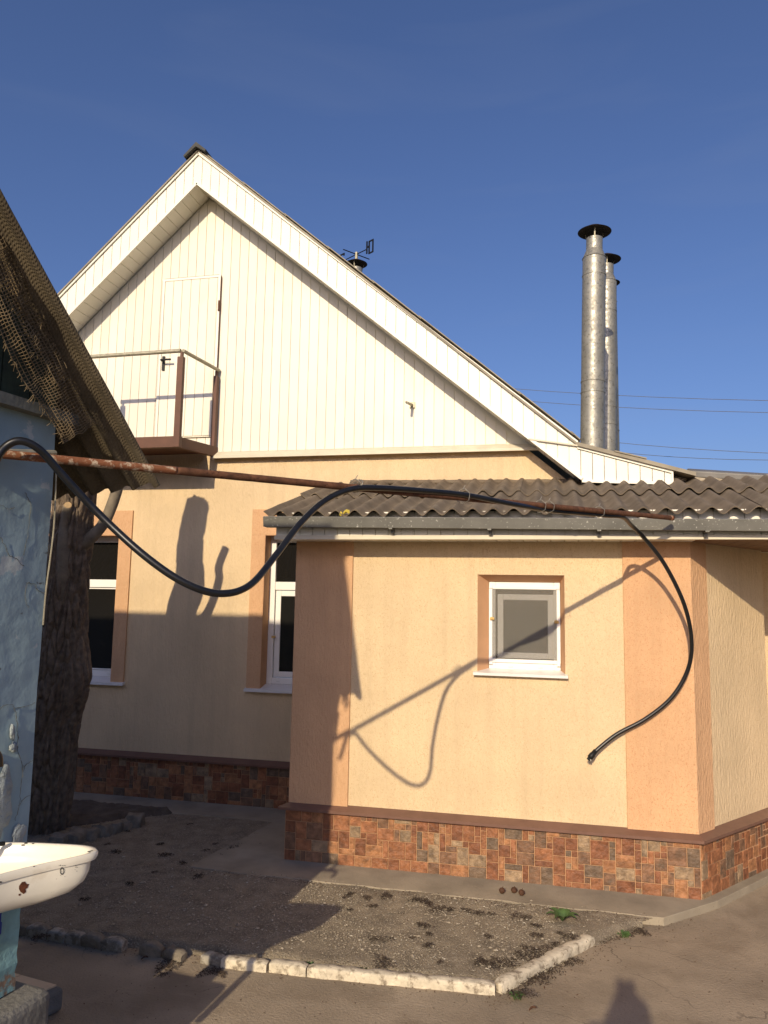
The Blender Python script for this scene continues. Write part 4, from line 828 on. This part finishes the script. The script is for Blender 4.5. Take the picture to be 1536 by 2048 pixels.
# ================================================================== tree
tree = thing('pollarded_tree', 'thick furrowed tree trunk with sawn limbs behind the shed', 'tree', (-3.93, 5.38, 0.05))
tp = [(on_y(78, 1690, 5.40), 0.20), (on_y(88, 1640, 5.38), 0.175), (on_y(100, 1560, 5.33), 0.165), (on_y(112, 1450, 5.26), 0.160), (on_y(126, 1340, 5.18), 0.162), (on_y(131, 1240, 5.10), 0.150), (on_y(136, 1150, 5.0), 0.140), (on_y(145, 1050, 4.90), 0.138), (on_y(148, 960, 4.80), 0.135), (Vector((-3.42, 4.68, 3.12)), 0.115), (Vector((-3.37, 4.60, 3.52)), 0.108)]
def bark_tube(path, radii, seg, per, amp, seed, bulges=()):
    cp = smooth_path(path, per); n = len(cp); q = MB(); vs = []; fs = []
    for i, p in enumerate(cp):
        f = i / per; k = min(int(f), len(radii) - 2); r_ = radii[k] + (radii[k + 1] - radii[k]) * (f - k)
        t = (cp[min(i + 1, n - 1)] - cp[max(i - 1, 0)]).normalized(); u = Vector((1, 0, 0)); u = (u - t * u.dot(t)).normalized(); b_ = t.cross(u)
        for j in range(seg):
            a = 2 * math.pi * j / seg; dr = Vector((math.cos(a), math.sin(a), 0)); h_ = p.z
            nv_ = Vector((dr.x * r_ * 24, dr.y * r_ * 24, h_ * 5.0 + 1.5 * noise.noise(Vector((dr.x * 2, dr.y * 2, h_ * 2 + seed)))))
            vd_ = noise.voronoi(nv_ * Vector((0.85, 0.85, 0.75)) if False else Vector((nv_.x * .9, nv_.y * .9, nv_.z * .8)) + Vector((seed, 0, 0)))[0]; rg = min(1.0, (vd_[1] - vd_[0]) / 0.34) ** .7 * 0.62 + 0.12 * noise.noise(nv_ * 2.6); lump = noise.noise(Vector((dr.x * 1.2, dr.y * 1.2, h_ * 1.6 + seed)))
            rad = r_ * (1 + 0.035 * lump) + amp * (min(rg, 0.7) - 0.25) * 2
            for (bx_, bz_, bs, bh) in bulges: rad += bs * math.exp(-((h_ - bz_) / bh) ** 2) * max(0, math.cos(a - bx_)) ** 2
            vs.append(p + (u * math.cos(a) + b_ * math.sin(a)) * rad)
    for i in range(n - 1):
        for j in range(seg): fs.append((i * seg + j, i * seg + (j + 1) % seg, (i + 1) * seg + (j + 1) % seg, (i + 1) * seg + j))
    fs.append(tuple((n - 1) * seg + j for j in range(seg))); q.add(vs, fs); return q
bark_tube([p for p, _ in tp], [r_ for _, r_ in tp], 170, 44, 0.024, 3, ((0.0, 1.22, 0.05, 0.20),)).build('trunk', 'bark', tree, True)
br = [on_y(140, 1105, 4.97), on_y(176, 1080, 4.92), on_y(205, 1050, 4.90), on_y(224, 1010, 4.90), on_y(238, 962, 4.90), Vector((-3.105, 4.90, 2.80)), Vector((-3.045, 4.90, 2.97))]
q = MB(); cp = smooth_path(br, 8); q.tube(cp, [0.043 + 0.045 * max(0, 1 - i / 14) ** 2 - .005 * i / len(cp) + .003 * noise.noise(Vector((i * .3, 0, 0))) for i in range(len(cp))], 16); q.build('branch', 'bark_smooth', tree, True)
st = [on_y(127, 1200, 4.98), on_y(127, 1145, 4.885), on_y(128, 1085, 4.815), on_y(130, 1045, 4.775), on_y(136, 1012, 4.72)]
q = MB(); cp = smooth_path(st, 8); q.tube(cp, [0.066 - 0.034 * (i / len(cp)) ** .7 + 0.006 * noise.noise(Vector((i * .25, 3, 0))) for i in range(len(cp))], 16); lim = q.build('sawn_limb', 'bark_smooth', tree, True)
q = MB(); c_ = cp[-1]; t_ = (cp[-1] - cp[-3]).normalized(); nn_ = (CAM - c_).normalized(); nn_ = (nn_ + Z * .35).normalized(); u_ = nn_.orthogonal().normalized(); b_ = nn_.cross(u_)
q.add([c_ + nn_ * 0.022 + (u_ * math.cos(k * .39) + b_ * math.sin(k * .39)) * 0.024 for k in range(16)] + [c_ + nn_ * -0.01 + (u_ * math.cos(k * .39) + b_ * math.sin(k * .39)) * 0.032 for k in range(16)], [tuple(range(16))] + [((k + 1) % 16, k, 16 + k, 16 + (k + 1) % 16) for k in range(16)]); q.build('cut_face', 'cutwood', lim)
q = MB(); st2 = [on_y(118, 1075, 4.84), on_y(116, 1030, 4.80), on_y(118, 985, 4.76), on_y(122, 940, 4.72)]; q.tube(smooth_path(st2, 6), 0.045, 12); q.build('sawn_limb', 'bark', tree, True)

# ================================================================== rusty pipe, hose, ties
PJ, PE = on_y(705, 975, 3.05), on_y(1345, 1036, 4.80); pd = PE - PJ
def pipe_at(t): return PJ + pd * t
pipe = thing('rusty_pipe', 'long rusty pipe slung from the shed wall to the annex gutter', 'pipe', pipe_at(-0.62))
def rough_tube(a, b, n, r_, seg, seed): 
    q = MB(); pts = [a.lerp(b, i / n) for i in range(n + 1)]; q.tube(pts, [r_ * (1 + 0.06 * noise.noise(Vector((i * .35, seed, 0)))) for i in range(n + 1)], seg); return q
rough_tube(pipe_at(-0.66), pipe_at(-0.33), 60, 0.0148, 14, 1).build('painted_end', 'rustpaint', pipe, True)
rough_tube(pipe_at(-0.331), pipe_at(1.0), 160, 0.0148, 14, 2).build('bare_length', 'rust', pipe, True)
q = MB(); q.tube([pipe_at(0.988), pipe_at(1.0008)], 0.0158, 14); q.build('pipe_end', 'rustpaint', pipe, True)
ppx = {}
def pipe_y_at(x):      # depth of the pipe where the sight line at column x meets it
    lo, hi = -0.66, 1.2
    for _ in range(40):
        m_ = (lo + hi) / 2; P_ = pipe_at(m_) - CAM; px_ = 768 + F_PX * P_.dot(RT) / P_.dot(FW)
        if px_ < x: lo = m_
        else: hi = m_
    return pipe_at(lo).y
hp = [(-28, 985, -.02), (-10, 925, -.045), (12, 893, -.05), (42, 882, -.06), (80, 900, -.06), (125, 950, -.05), (200, 1030, -.06), (290, 1112, -.14), (370, 1166, -.20), (440, 1187, -.22), (500, 1170, -.20), (552, 1110, -.12), (602, 1045, -.07), (652, 1000, -.03), (705, 978, -.028), (760, 976, -.03)]
pts = [on_y(x, y, pipe_y_at(x) + o_) for x, y, o_ in hp]
for t, o_ in ((0.17, .03), (0.28, .026), (0.40, -.005), (0.52, -.028), (0.62, -.03), (0.72, -.032), (0.79, -.034)): pts.append(pipe_at(t) - SUN * 0.0 + (SUN * -0.031 if o_ > 0 else SUN * 0.031 + Vector((0, 0, -.006))) if abs(o_) > .01 else pipe_at(t) + Vector((0.02, -0.022, -.012)))
for x, y, Y in ((1262, 1050, 4.70), (1290, 1078, 4.83), (1330, 1130, 4.93), (1368, 1208, 5.02), (1383, 1280, 5.10), (1376, 1338, 5.15), (1344, 1394, 5.165), (1292, 1437, 5.17), (1236, 1467, 5.17), (1203, 1492, 5.16), (1186, 1508, 5.15)): pts.append(on_y(x, y, Y))
hose = thing('black_hose', 'black rubber hose looped over the rusty pipe and hanging down the annex corner', 'hose', pts[0])
q = MB(); q.tube(smooth_path(pts, 9), 0.0128, 12); q.build('hose_tube', 'hose', hose, True)
e0, e1_ = on_y(1186, 1508, 5.15), on_y(1177, 1519, 5.145); dd = (e1_ - e0).normalized()
q = MB(); q.tube([e0 - dd * .03, e0, e0 + dd * 0.004, e0 + dd * 0.03, e0 + dd * .034], [0.0145, 0.016, 0.019, 0.019, 0.015], 10); q.tube([e0 + dd * .034, e0 + dd * .05], [0.013, 0.012], 10); q.build('end_fitting', 'black', hose, True)
q = MB(); q.tube([e0 + dd * .03 + Z * .02, e0 + dd * .03 - Z * .02 + Vector((.005, -.01, 0))], 0.005, 6); q.build('clamp', 'wire', hose)
for t, lab, rr_ in ((0.006, 'tangled wire tie where the black hose first meets the rusty pipe', 0.027), (0.27, 'single wire loop around pipe and hose above the annex roof', 0.034), (0.497, 'doubled wire tie at the middle of the pipe over the roof', 0.031), (0.525, 'right hand strand of the doubled wire tie over the gutter', 0.030), (0.70, 'white wire tie nearest the hose bend by the gutter', 0.030)):
    q = MB(); c_ = pipe_at(t) + Vector((0, -.008, .008 if t < .3 else -.006)); t_ = pd.normalized(); u_ = Z; b_ = t_.cross(u_)
    loops = 3 if t < .1 else 1
    for l_ in range(loops):
        ring = [c_ + (u_ * math.cos(k * .314) + b_ * math.sin(k * .314)) * rr_ * (1 + .08 * math.sin(k * 2 + l_)) + t_ * (0.012 * math.sin(k * .314 + l_) + l_ * .012) for k in range(21)]; q.tube(ring, 0.0017, 5)
    q.tube([c_ + u_ * rr_, c_ + u_ * (rr_ + .02) + t_ * .015], 0.0016, 4); tag(q.build('wire_tie', 'wire'), lab, 'wire')

# ================================================================== kerb stones
def stone(name, m, p0, p1, wd, h0, label, group, seed, cat='kerb stone', rough=0.008, round_=0.3):
    rr = random.Random(seed); p0, p1 = Vector((*p0, 0)), Vector((*p1, 0)); t = (p1 - p0); L0 = t.length; t.normalize(); s_ = Vector((-t.y, t.x, 0))
    n = max(5, int(L0 / 0.022)); prof = [(-.5, -.02), (-.5, .35), (-.5, .70), (-.46, .90), (-.38, .98), (0, 1.0), (.38, .98), (.46, .90), (.5, .70), (.5, .35), (.5, -.02)]; q = MB(); vs = []
    for i in range(n + 1):
        f = i / n; en = min(f, 1 - f) * L0; tap = 1 - round_ * max(0, 1 - en / 0.02) ** 2
        for (a_, b_) in prof:
            base = p0 + t * (L0 * f) + s_ * (a_ * wd * (0.55 + .45 * tap)) + Z * (b_ * h0 * tap)
            nn1 = noise.noise(base * 14 + Vector((seed, 0, 0))); nn2 = noise.noise(base * 30 + Vector((0, seed, 0)))
            vs.append(base + (s_ * (1 if a_ > 0 else -1 if a_ < 0 else 0) + Z * (.7 if b_ > .3 else 0)) * (rough * (1.3 * nn1 + .7 * nn2)))
    W = len(prof); fs = [(i * W + k, (i + 1) * W + k, (i + 1) * W + k + 1, i * W + k + 1) for i in range(n) for k in range(W - 1)]; fs += [tuple(range(W)), tuple(n * W + k for k in range(W - 1, -1, -1))]
    q.add(vs, fs); o = q.build(name, m, None, True); shade_by_angle(o, 50); return tag(o, label, cat, group)
KG = 'stones edging the gravel bed'
kerbs = [((22, 1872), (46, 1876), .075, 'stone', 'dark end stone of the kerb beside the shed foundation'), ((48, 1875), (88, 1882), .08, 'worn_shadewash', 'second stone of the dark kerb from the shed'), ((91, 1882), (122, 1889), .07, 'worn_shadewash', 'third stone of the dark kerb from the shed, split from the fourth by a crack'), ((125, 1888), (158, 1894), .07, 'worn_shadewash', 'fourth stone of the dark kerb from the shed'), ((159, 1894), (196, 1902), .085, 'stone', 'rough rounded kerb stone right of four squared ones'), ((199, 1902), (240, 1908), .075, 'worn_shadewash', 'squared kerb stone left of the gap in the kerb'), ((274, 1912), (315, 1920), .08, 'stone', 'brown block standing alone in the kerb gap'), ((319, 1920), (357, 1930), .07, 'stone', 'rounded loose stone right of the lone block in the kerb'), ((398, 1928), (437, 1938), .06, 'worn_shadewash', 'short whitewashed kerb stone at the edge of the shade'), ((439, 1938), (530, 1948), .06, 'whitewash', 'half shaded whitewashed kerb stone with faint sun stripe'), ((536, 1947), (609, 1957), .065, 'whitewash', 'short sunlit whitewashed kerb stone left of the longest one'), ((612, 1957), (990, 1994), .065, 'whitewash', 'longest sunlit whitewashed kerb stone along the gravel')]
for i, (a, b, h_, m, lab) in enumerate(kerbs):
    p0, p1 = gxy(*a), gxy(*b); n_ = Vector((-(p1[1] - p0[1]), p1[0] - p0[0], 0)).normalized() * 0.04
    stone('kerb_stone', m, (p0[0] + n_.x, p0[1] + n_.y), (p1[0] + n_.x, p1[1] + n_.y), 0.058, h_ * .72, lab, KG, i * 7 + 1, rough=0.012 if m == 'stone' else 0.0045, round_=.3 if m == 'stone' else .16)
p0, p1 = gxy(1003, 1992), gxy(1192, 1893)
stone('kerb_stone', 'whitewash', (p0[0] - .02, p0[1] + .03), (p1[0] - .03, p1[1] + .03), 0.062, 0.05, 'slanting whitewashed kerb stone running from the kerb corner towards the annex', KG, 60, rough=0.005, round_=.2)
EG = 'rough stones around the tree bed'
edges = [((262, 1668), (276, 1656), .10, 'squared stone at the outer corner of the tree bed'), ((243, 1672), (258, 1660), .07, 'tilted stone beside the corner stone of the tree bed'), ((218, 1680), (244, 1666), .085, 'third stone along the tree bed from its corner'), ((196, 1686), (218, 1673), .09, 'fourth stone along the tree bed from its corner'), ((168, 1694), (196, 1678), .085, 'fifth stone along the tree bed from its corner'), ((133, 1706), (163, 1688), .095, 'pale topped stone in the middle of the tree bed edging'), ((105, 1712), (130, 1698), .09, 'dark stone between two paler stones near the sink'), ((70, 1722), (106, 1708), .07, 'flat stone of the tree bed edging just above the sink')]
for i, (a, b, h_, lab) in enumerate(edges): stone('edging_stone', 'stone', gxy(*a), gxy(*b), 0.13, h_ + .03, lab, EG, 90 + i * 3, 'edging stone', 0.022, 0.45)
# low tiled step behind the foundation
step = thing('tiled_step', 'low concrete step topped with beige floor tiles beside the shed', 'step', (-2.35, 3.2, 0))
sa, sb = gxy(128, 2022), gxy(89, 2040); ud = Vector((sb[0] - sa[0], sb[1] - sa[1], 0)).normalized(); vd = Vector((-0.985, 0.17, 0))
o0 = Vector((*sa, 0)); q = MB(); HT = 0.105
q.prism([o0 + Z * HT, o0 + vd * 0.7 + Z * HT, o0 + vd * .7 + ud * .42 + Z * HT, o0 + ud * .42 + Z * HT], -Z * HT); bevelled(q, 'step_block', 'block', step, 0.022, 3)
for i in range(3):
    q = MB(); c_ = o0 + vd * (0.03 + i * 0.215) + ud * 0.02 + Z * (HT + .007); q.prism([c_, c_ + vd * .211, c_ + vd * .211 + ud * .21, c_ + ud * .21], -Z * .009); q.build('floor_tile', 'tile_top', step)

# ================================================================== gravel, weeds, small things
rr = random.Random(12); q = MB()
ico = [(0, 0, 1), (.89, 0, .45), (.28, .85, .45), (-.72, .53, .45), (-.72, -.53, .45), (.28, -.85, .45)]
cnt = 0
while cnt < 15000:
    x = rr.uniform(-4.2, .75); y = rr.uniform(3.84, 6.0)
    if not in_bed(x, y) or (y > 4.85 and rr.random() < .5): continue
    dens = noise.noise(Vector((x * 1.6, y * 2.2, 5))); 
    if dens < -0.15 and rr.random() < .75: continue
    s_ = 0.0030 + 0.0050 * rr.random() ** 2.2 + (0.008 if rr.random() < .012 else 0); a_ = rr.random() * 6; z_ = (0.043 + 0.008 * noise.noise(Vector((x * 6, y * 6, 3))) + .005 * noise.noise(Vector((x * 24, y * 24, 9)))) * bed_edge(x, y)
    ca, sa_ = math.cos(a_), math.sin(a_); sx, sy, sz = s_ * rr.uniform(.8, 1.6), s_ * rr.uniform(.7, 1.2), s_ * rr.uniform(.5, .9)
    q.add([(x + (px_ * sx) * ca - (py_ * sy) * sa_, y + (px_ * sx) * sa_ + (py_ * sy) * ca, z_ - s_ * .2 + pz_ * sz) for px_, py_, pz_ in ico], [(0, 1, 2), (0, 2, 3), (0, 3, 4), (0, 4, 5), (0, 5, 1)]); cnt += 1
kind(q.build('gravel', 'pebble', None, False), 'stuff', 'loose small gravel on the bed')
q = MB(); nl = 0
while nl < 2600:
    x = rr.uniform(-3.2, 1.9); y = rr.uniform(3.2, 5.0); k_ = min(abs(side_of(KA, KB, x, y)) if x < KB[0] else 9, abs(side_of(KB, KC, x, y) + .05) if KB[0] < x < KC[0] + .3 else 9, abs(y - 4.83) if x < .6 else 9, abs(side_of((0.62, 4.85), (1.7, 6.0), x, y)) if x > .5 else 9)
    if rr.random() > 0.04 + math.exp(-(k_ / 0.05) ** 2): continue
    if 4.87 < y and x < .6 and rr.random() < .8: continue
    z_ = 0.046 if in_bed(x, y) else (0.049 if y > 4.88 and x < .6 else 0.002); a_ = rr.random() * 6.3; l_ = rr.uniform(.002, .007); w_ = l_ * rr.uniform(.25, .6); u_ = Vector((math.cos(a_), math.sin(a_), rr.uniform(-.1, .4))) * l_; v_ = Vector((-math.sin(a_), math.cos(a_), rr.uniform(-.2, .2))) * w_; c_ = Vector((x, y, z_ + .001))
    q.add([c_ - u_, c_ + v_, c_ + u_, c_ - v_], [(0, 1, 2, 3)]); nl += 1
kind(q.build('leaf_litter', 'pod'), 'stuff', 'scattered crumbs of dead leaves and bark on the ground')
def weed_mesh(seed, n, r_, hgt, leaf):
    rr = random.Random(seed); q = MB()
    for i in range(n):
        a_ = rr.random() * 6.283; d_ = r_ * math.sqrt(rr.random()) * (0.6 + .6 * abs(math.sin(a_ * 1.5 + seed))); c_ = Vector((d_ * math.cos(a_) * 1.5, d_ * math.sin(a_), rr.random() ** 1.5 * hgt * (1.1 - d_ / r_ * .6)))
        u_ = Vector((rr.uniform(-1, 1), rr.uniform(-1, 1), rr.uniform(-.4, .8))).normalized() * leaf * rr.uniform(.6, 1.4); v_ = u_.orthogonal().normalized() * leaf * rr.uniform(.3, .6)
        q.add([c_ - u_ * .5, c_ + v_ * .5, c_ + u_, c_ - v_ * .5], [(0, 1, 2, 3)])
    for i in range(10):
        a_ = rr.random() * 6.283; q.tube([Vector((0, 0, 0)), Vector((math.cos(a_) * r_ * .5, math.sin(a_) * r_ * .4, hgt * .7)), Vector((math.cos(a_) * r_ * 1.2, math.sin(a_) * r_, hgt * .3))], 0.0012, 3)
    return q.mesh('weed', 'weed')
WM_ = [weed_mesh(s_, n_, r_, h_, l_) for s_, n_, r_, h_, l_ in ((1, 150, .042, .024, .010), (2, 110, .034, .020, .009), (3, 220, .060, .022, .010), (4, 80, .026, .016, .008))]
lit = [(700, 1790, 1), (733, 1797, 0), (745, 1813, 1), (772, 1794, 0), (700, 1820, 3), (833, 1802, 0), (848, 1804, 0), (860, 1811, 1), (880, 1819, 2), (902, 1820, 1), (935, 1823, 2), (957, 1828, 1), (983, 1829, 3), (690, 1796, 3), (760, 1881, 2), (846, 1852, 1), (858, 1869, 3), (824, 1877, 3), (855, 1892, 1), (975, 1874, 3), (1030, 1834, 2), (1052, 1836, 2), (1072, 1852, 1), (1068, 1870, 1), (1080, 1872, 1), (960, 1925, 0), (982, 1932, 2), (1000, 1926, 2), (765, 1925, 2), (1022, 1924, 2), (1045, 1914, 2), (1066, 1906, 2), (1090, 1899, 2), (1112, 1890, 1), (1145, 1878, 2), (880, 1925, 3), (1120, 1868, 3), (1050, 1990, 0)]
for x, y, k in lit:
    p = on_z(x, y, .040); o = link('dry_weed', WM_[k], None, p, (0, 0, rnd.random() * 6), [rnd.uniform(.6, .95)] * 3); tag(o, 'dark dry weed clump on the sunlit gravel', 'weed', 'dry weeds on the sunlit gravel bed')
kerbw = [(982, 1976, 0), (1036, 1968, 2), (1058, 1958, 2), (1082, 1945, 2), (1105, 1936, 2), (1130, 1928, 1), (1150, 1924, 0), (1192, 1884, 1), (1215, 1876, 2), (1240, 1868, 2), (1268, 1863, 2), (1288, 1868, 1), (588, 1936, 0), (600, 1930, 3), (660, 1944, 3), (716, 1950, 1), (770, 1958, 3), (1012, 1985, 1)]
for x, y, k in kerbw:
    p = on_z(x, y, .0); o = link('dry_weed', WM_[k], None, p, (0, 0, rnd.random() * 6), [rnd.uniform(.85, 1.2)] * 3); tag(o, 'dark dry weed growing along the foot of the sunlit kerb', 'weed', 'dry weeds along the sunlit kerb')
shw = [(272, 1888, 1), (335, 1935, 2), (418, 1944, 2), (440, 1948, 1), (80, 1876, 1), (330, 1712, 0), (232, 1706, 1), (412, 1702, 1), (442, 1712, 3), (468, 1696, 2), (430, 1690, 1), (320, 1690, 3), (365, 1728, 3), (396, 1755, 1), (310, 1745, 3), (255, 1664, 3), (480, 1690, 1), (215, 1690, 3), (170, 1800, 3), (260, 1770, 3), (150, 1612, 2), (130, 1630, 1), (520, 1690, 3), (380, 1650, 3)]
for x, y, k in shw:
    p = on_z(x, y, .036 if y < 1880 else 0.0); o = link('dry_weed', WM_[k], None, p, (0, 0, rnd.random() * 6), [rnd.uniform(.7, 1.1)] * 3); tag(o, 'dark dry weed clump in the shaded gravel', 'weed', 'dry weeds in the shade')
def leaf_quad(q, c_, dr, l_, w_, rise):
    s_ = Vector((-dr.y, dr.x, 0)); n_ = 6; vs = []
    for i in range(n_ + 1):
        f = i / n_; wd = w_ * math.sin(min(1, f * 1.05 + .05) * math.pi) ** .7 * (0.9 if f < .3 else 1); z_ = rise * math.sin(f * 2.2) ; m_ = c_ + dr * (l_ * f) + Z * z_; vs += [m_ + s_ * wd + Z * .006, m_, m_ - s_ * wd + Z * .006]
    q.add(vs, [(i * 3 + k, i * 3 + k + 1, i * 3 + k + 4, i * 3 + k + 3) for i in range(n_) for k in (0, 1)])
gp_ = thing('green_plant', 'single broad leaved green plant at the edge of the gravel', 'plant', on_z(1125, 1843, .04))
for k in range(8):
    a_ = k * .785 + .3 * rr.random(); q = MB(); leaf_quad(q, gp_.location.copy(), Vector((math.cos(a_), math.sin(a_), 0)), .075 + .03 * rr.random(), .021, .045); q.build('leaf', 'leaf', gp_, True)
for x, y, lab in ((1035, 2000, 'tiny green weed in front of the slanting kerb stone'), (615, 1940, 'small green weed at the foot of the kerb joint left of the long stone'), (812, 1955, 'small green tuft under the middle of the longest kerb stone'), (1250, 1876, 'green sprig among dark weeds where the kerb meets the apron'), (728, 1945, 'faint green tuft under the left part of the longest kerb stone')):
    q = MB(); b_ = on_z(x, y, .0)
    for k in range(16): a_ = rr.random() * 6.28; leaf_quad(q, b_ + Vector((rr.uniform(-.02, .02), rr.uniform(-.01, .01), 0)), Vector((math.cos(a_), math.sin(a_), 0)), .025, .006, .02 + .01 * rr.random())
    tag(q.build('green_weed', 'leaf'), lab, 'weed')
for x, y, lab in ((1004, 1781, 'leftmost of three brown pods on the apron'), (1028, 1780, 'middle of three brown pods on the apron'), (1043, 1785, 'rightmost of three brown pods on the apron')):
    p = on_z(x, y, .064); q = MB(); n_ = 10
    q.lathe([(0.0005, -.019), (.012, -.015), (.019, -.004), (.0195, .004), (.013, .014), (.0005, .017)], p, 10); q.v = [tuple(Vector(v_) + Vector(v_).normalized() * .002 * noise.noise(Vector(v_) * 60)) for v_ in q.v]
    q.tube([p + Z * .014, p + Z * .024 + Vector((.006, 0, 0))], .002, 5); tag(q.build('seed_pod', 'pod', None, True), lab, 'pod')
for x, y, lab in ((1058, 2022, 'curled brown dead leaf on the yard near the kerb corner'), (282, 1920, 'tiny dark twig on the shaded concrete'), (1390, 1800, 'small dead leaf lying by the annex corner')):
    q = MB(); leaf_quad(q, on_z(x, y, .004), Vector((.9, .3, 0)).normalized(), .035, .010, .012); tag(q.build('dead_leaf', 'pod'), lab, 'leaf')
# bush beyond the porch corner
bush = thing('garden_bush', 'green bush glimpsed past the right end of the canted wall', 'bush', (3.6, 9.5, 0))
q = MB(); q.tube([(3.6, 9.5, 0), (3.62, 9.5, .8), (3.7, 9.45, 1.8)], [.04, .03, .01], 6)
for k in range(9): a_ = k * .7; q.tube([(3.6, 9.5, .3 + .12 * k), (3.6 + .6 * math.cos(a_), 9.5 + .6 * math.sin(a_), 1.0 + .15 * k)], [.015, .005], 5)
q.build('stem', 'bark', bush); q = MB()
for k in range(1800):
    v_ = Vector((rr.gauss(0, .42), rr.gauss(0, .4), rr.gauss(0, .5))); c_ = Vector((3.6, 9.5, 1.35)) + v_ + Vector((0, 0, .12 * noise.noise(v_ * 3)))
    if c_.z < .05: continue
    u_ = Vector((rr.uniform(-1, 1), rr.uniform(-1, 1), rr.uniform(-.6, .6))).normalized() * .05; s_ = u_.orthogonal().normalized() * .022; q.add([c_ - u_, c_ + s_, c_ + u_, c_ - s_], [(0, 1, 2, 3)])
q.build('foliage', 'leafy', bush)
# overhead wires
for (a, b, lab) in (((1010, 776), (1536, 801), 'uppermost overhead wire crossing the sky behind the flues'), ((1040, 801), (1536, 825), 'second overhead wire from the top behind the flues'), ((1135, 874), (1536, 906), 'third overhead wire just above the low roof on the right'), ((1225, 903), (1536, 920), 'lowest overhead wire near the roof edge on the right')):
    A_, B_ = on_y(*a, 34.0), on_y(*b, 30.0); d_ = B_ - A_; q = MB(); pts = [A_ + d_ * t + Z * (0.35 * (t - .5) ** 2 - .09) for t in [-1.2 + .2 * i for i in range(18)]]; q.tube(pts, .011, 5); tag(q.build('overhead_wire', 'cable'), lab, 'wire')

# ================================================================== the photographer (only the shadow reaches the picture)
person = thing('person', 'person in dark clothes holding up a phone, shadow falling on the yard', 'person', (0.07, -0.42, 0))
me = D.meshes.new('body'); P = [(0.07, -.42, 1.00), (0.07, -.42, 1.22), (0.07, -.40, 1.52), (0.07, -.39, 1.62), (0.07, -.365, 1.67), (0.07, -.355, 1.72), (0.07, -.36, 1.76),
     (-.10, -.40, 1.60), (-.13, -.28, 1.33), (0.03, -.10, 1.655), (.24, -.40, 1.60), (.27, -.28, 1.33), (.085, -.10, 1.655),
     (-.03, -.42, .93), (-.05, -.40, .52), (-.06, -.43, -.07), (-.07, -.27, -.13), (.17, -.42, .93), (.19, -.38, .52), (.20, -.42, -.07), (.22, -.26, -.13)]
E_ = [(0, 1), (1, 2), (2, 3), (3, 4), (4, 5), (5, 6), (2, 7), (7, 8), (8, 9), (2, 10), (10, 11), (11, 12), (0, 13), (13, 14), (14, 15), (15, 16), (0, 17), (17, 18), (18, 19), (19, 20)]
RR = [.15, .14, .14, .065, .075, .078, .06, .075, .05, .03, .075, .05, .03, .10, .07, .05, .04, .10, .07, .05, .04]
for side, hb in ((-1, 9), (1, 12)):
    hb_p = Vector(P[hb])
    for k in range(5):
        ln = (.055, .075, .082, .076, .058)[k]; s0 = hb_p + Vector((0.0, .01, .014 * (k - 2))); m1 = s0 + Vector((-side * -.012, .045, .006 * (k - 2))); m2 = m1 + Vector((-side * .02, ln * .45, .004)); i0 = len(P)
        P += [tuple(s0), tuple(m1), tuple(m2)]; E_ += [(hb, i0), (i0, i0 + 1), (i0 + 1, i0 + 2)]; RR += [.012, .010, .008]
me.from_pydata(P, E_, []); body = D.objects.new('body', me); COL.objects.link(body); body.parent = person; body.matrix_parent_inverse = Matrix.Identity(4); body.scale = (1.0, 0.9, 1.0); body.location = (-0.125, 0.36, 0.16); me.materials.append(MT['cloth'])
sm_ = body.modifiers.new('skin', 'SKIN'); body.modifiers.new('subd', 'SUBSURF').levels = 1; body.modifiers['subd'].render_levels = 1
if not me.skin_vertices: 
    bm = bmesh.new(); bm.from_mesh(me); bm.verts.layers.skin.verify(); bm.to_mesh(me); bm.free()
for i, sv in enumerate(me.skin_vertices[0].data): sv.radius = (RR[i], RR[i]); sv.use_root = (i == 0)
q = MB(); q.box(-0.02, 0.035, -0.045, -0.036, 1.70, 1.835); tag(bevelled(q, 'phone', 'black', None, .004), 'phone held up by the person casting the shadow', 'phone')
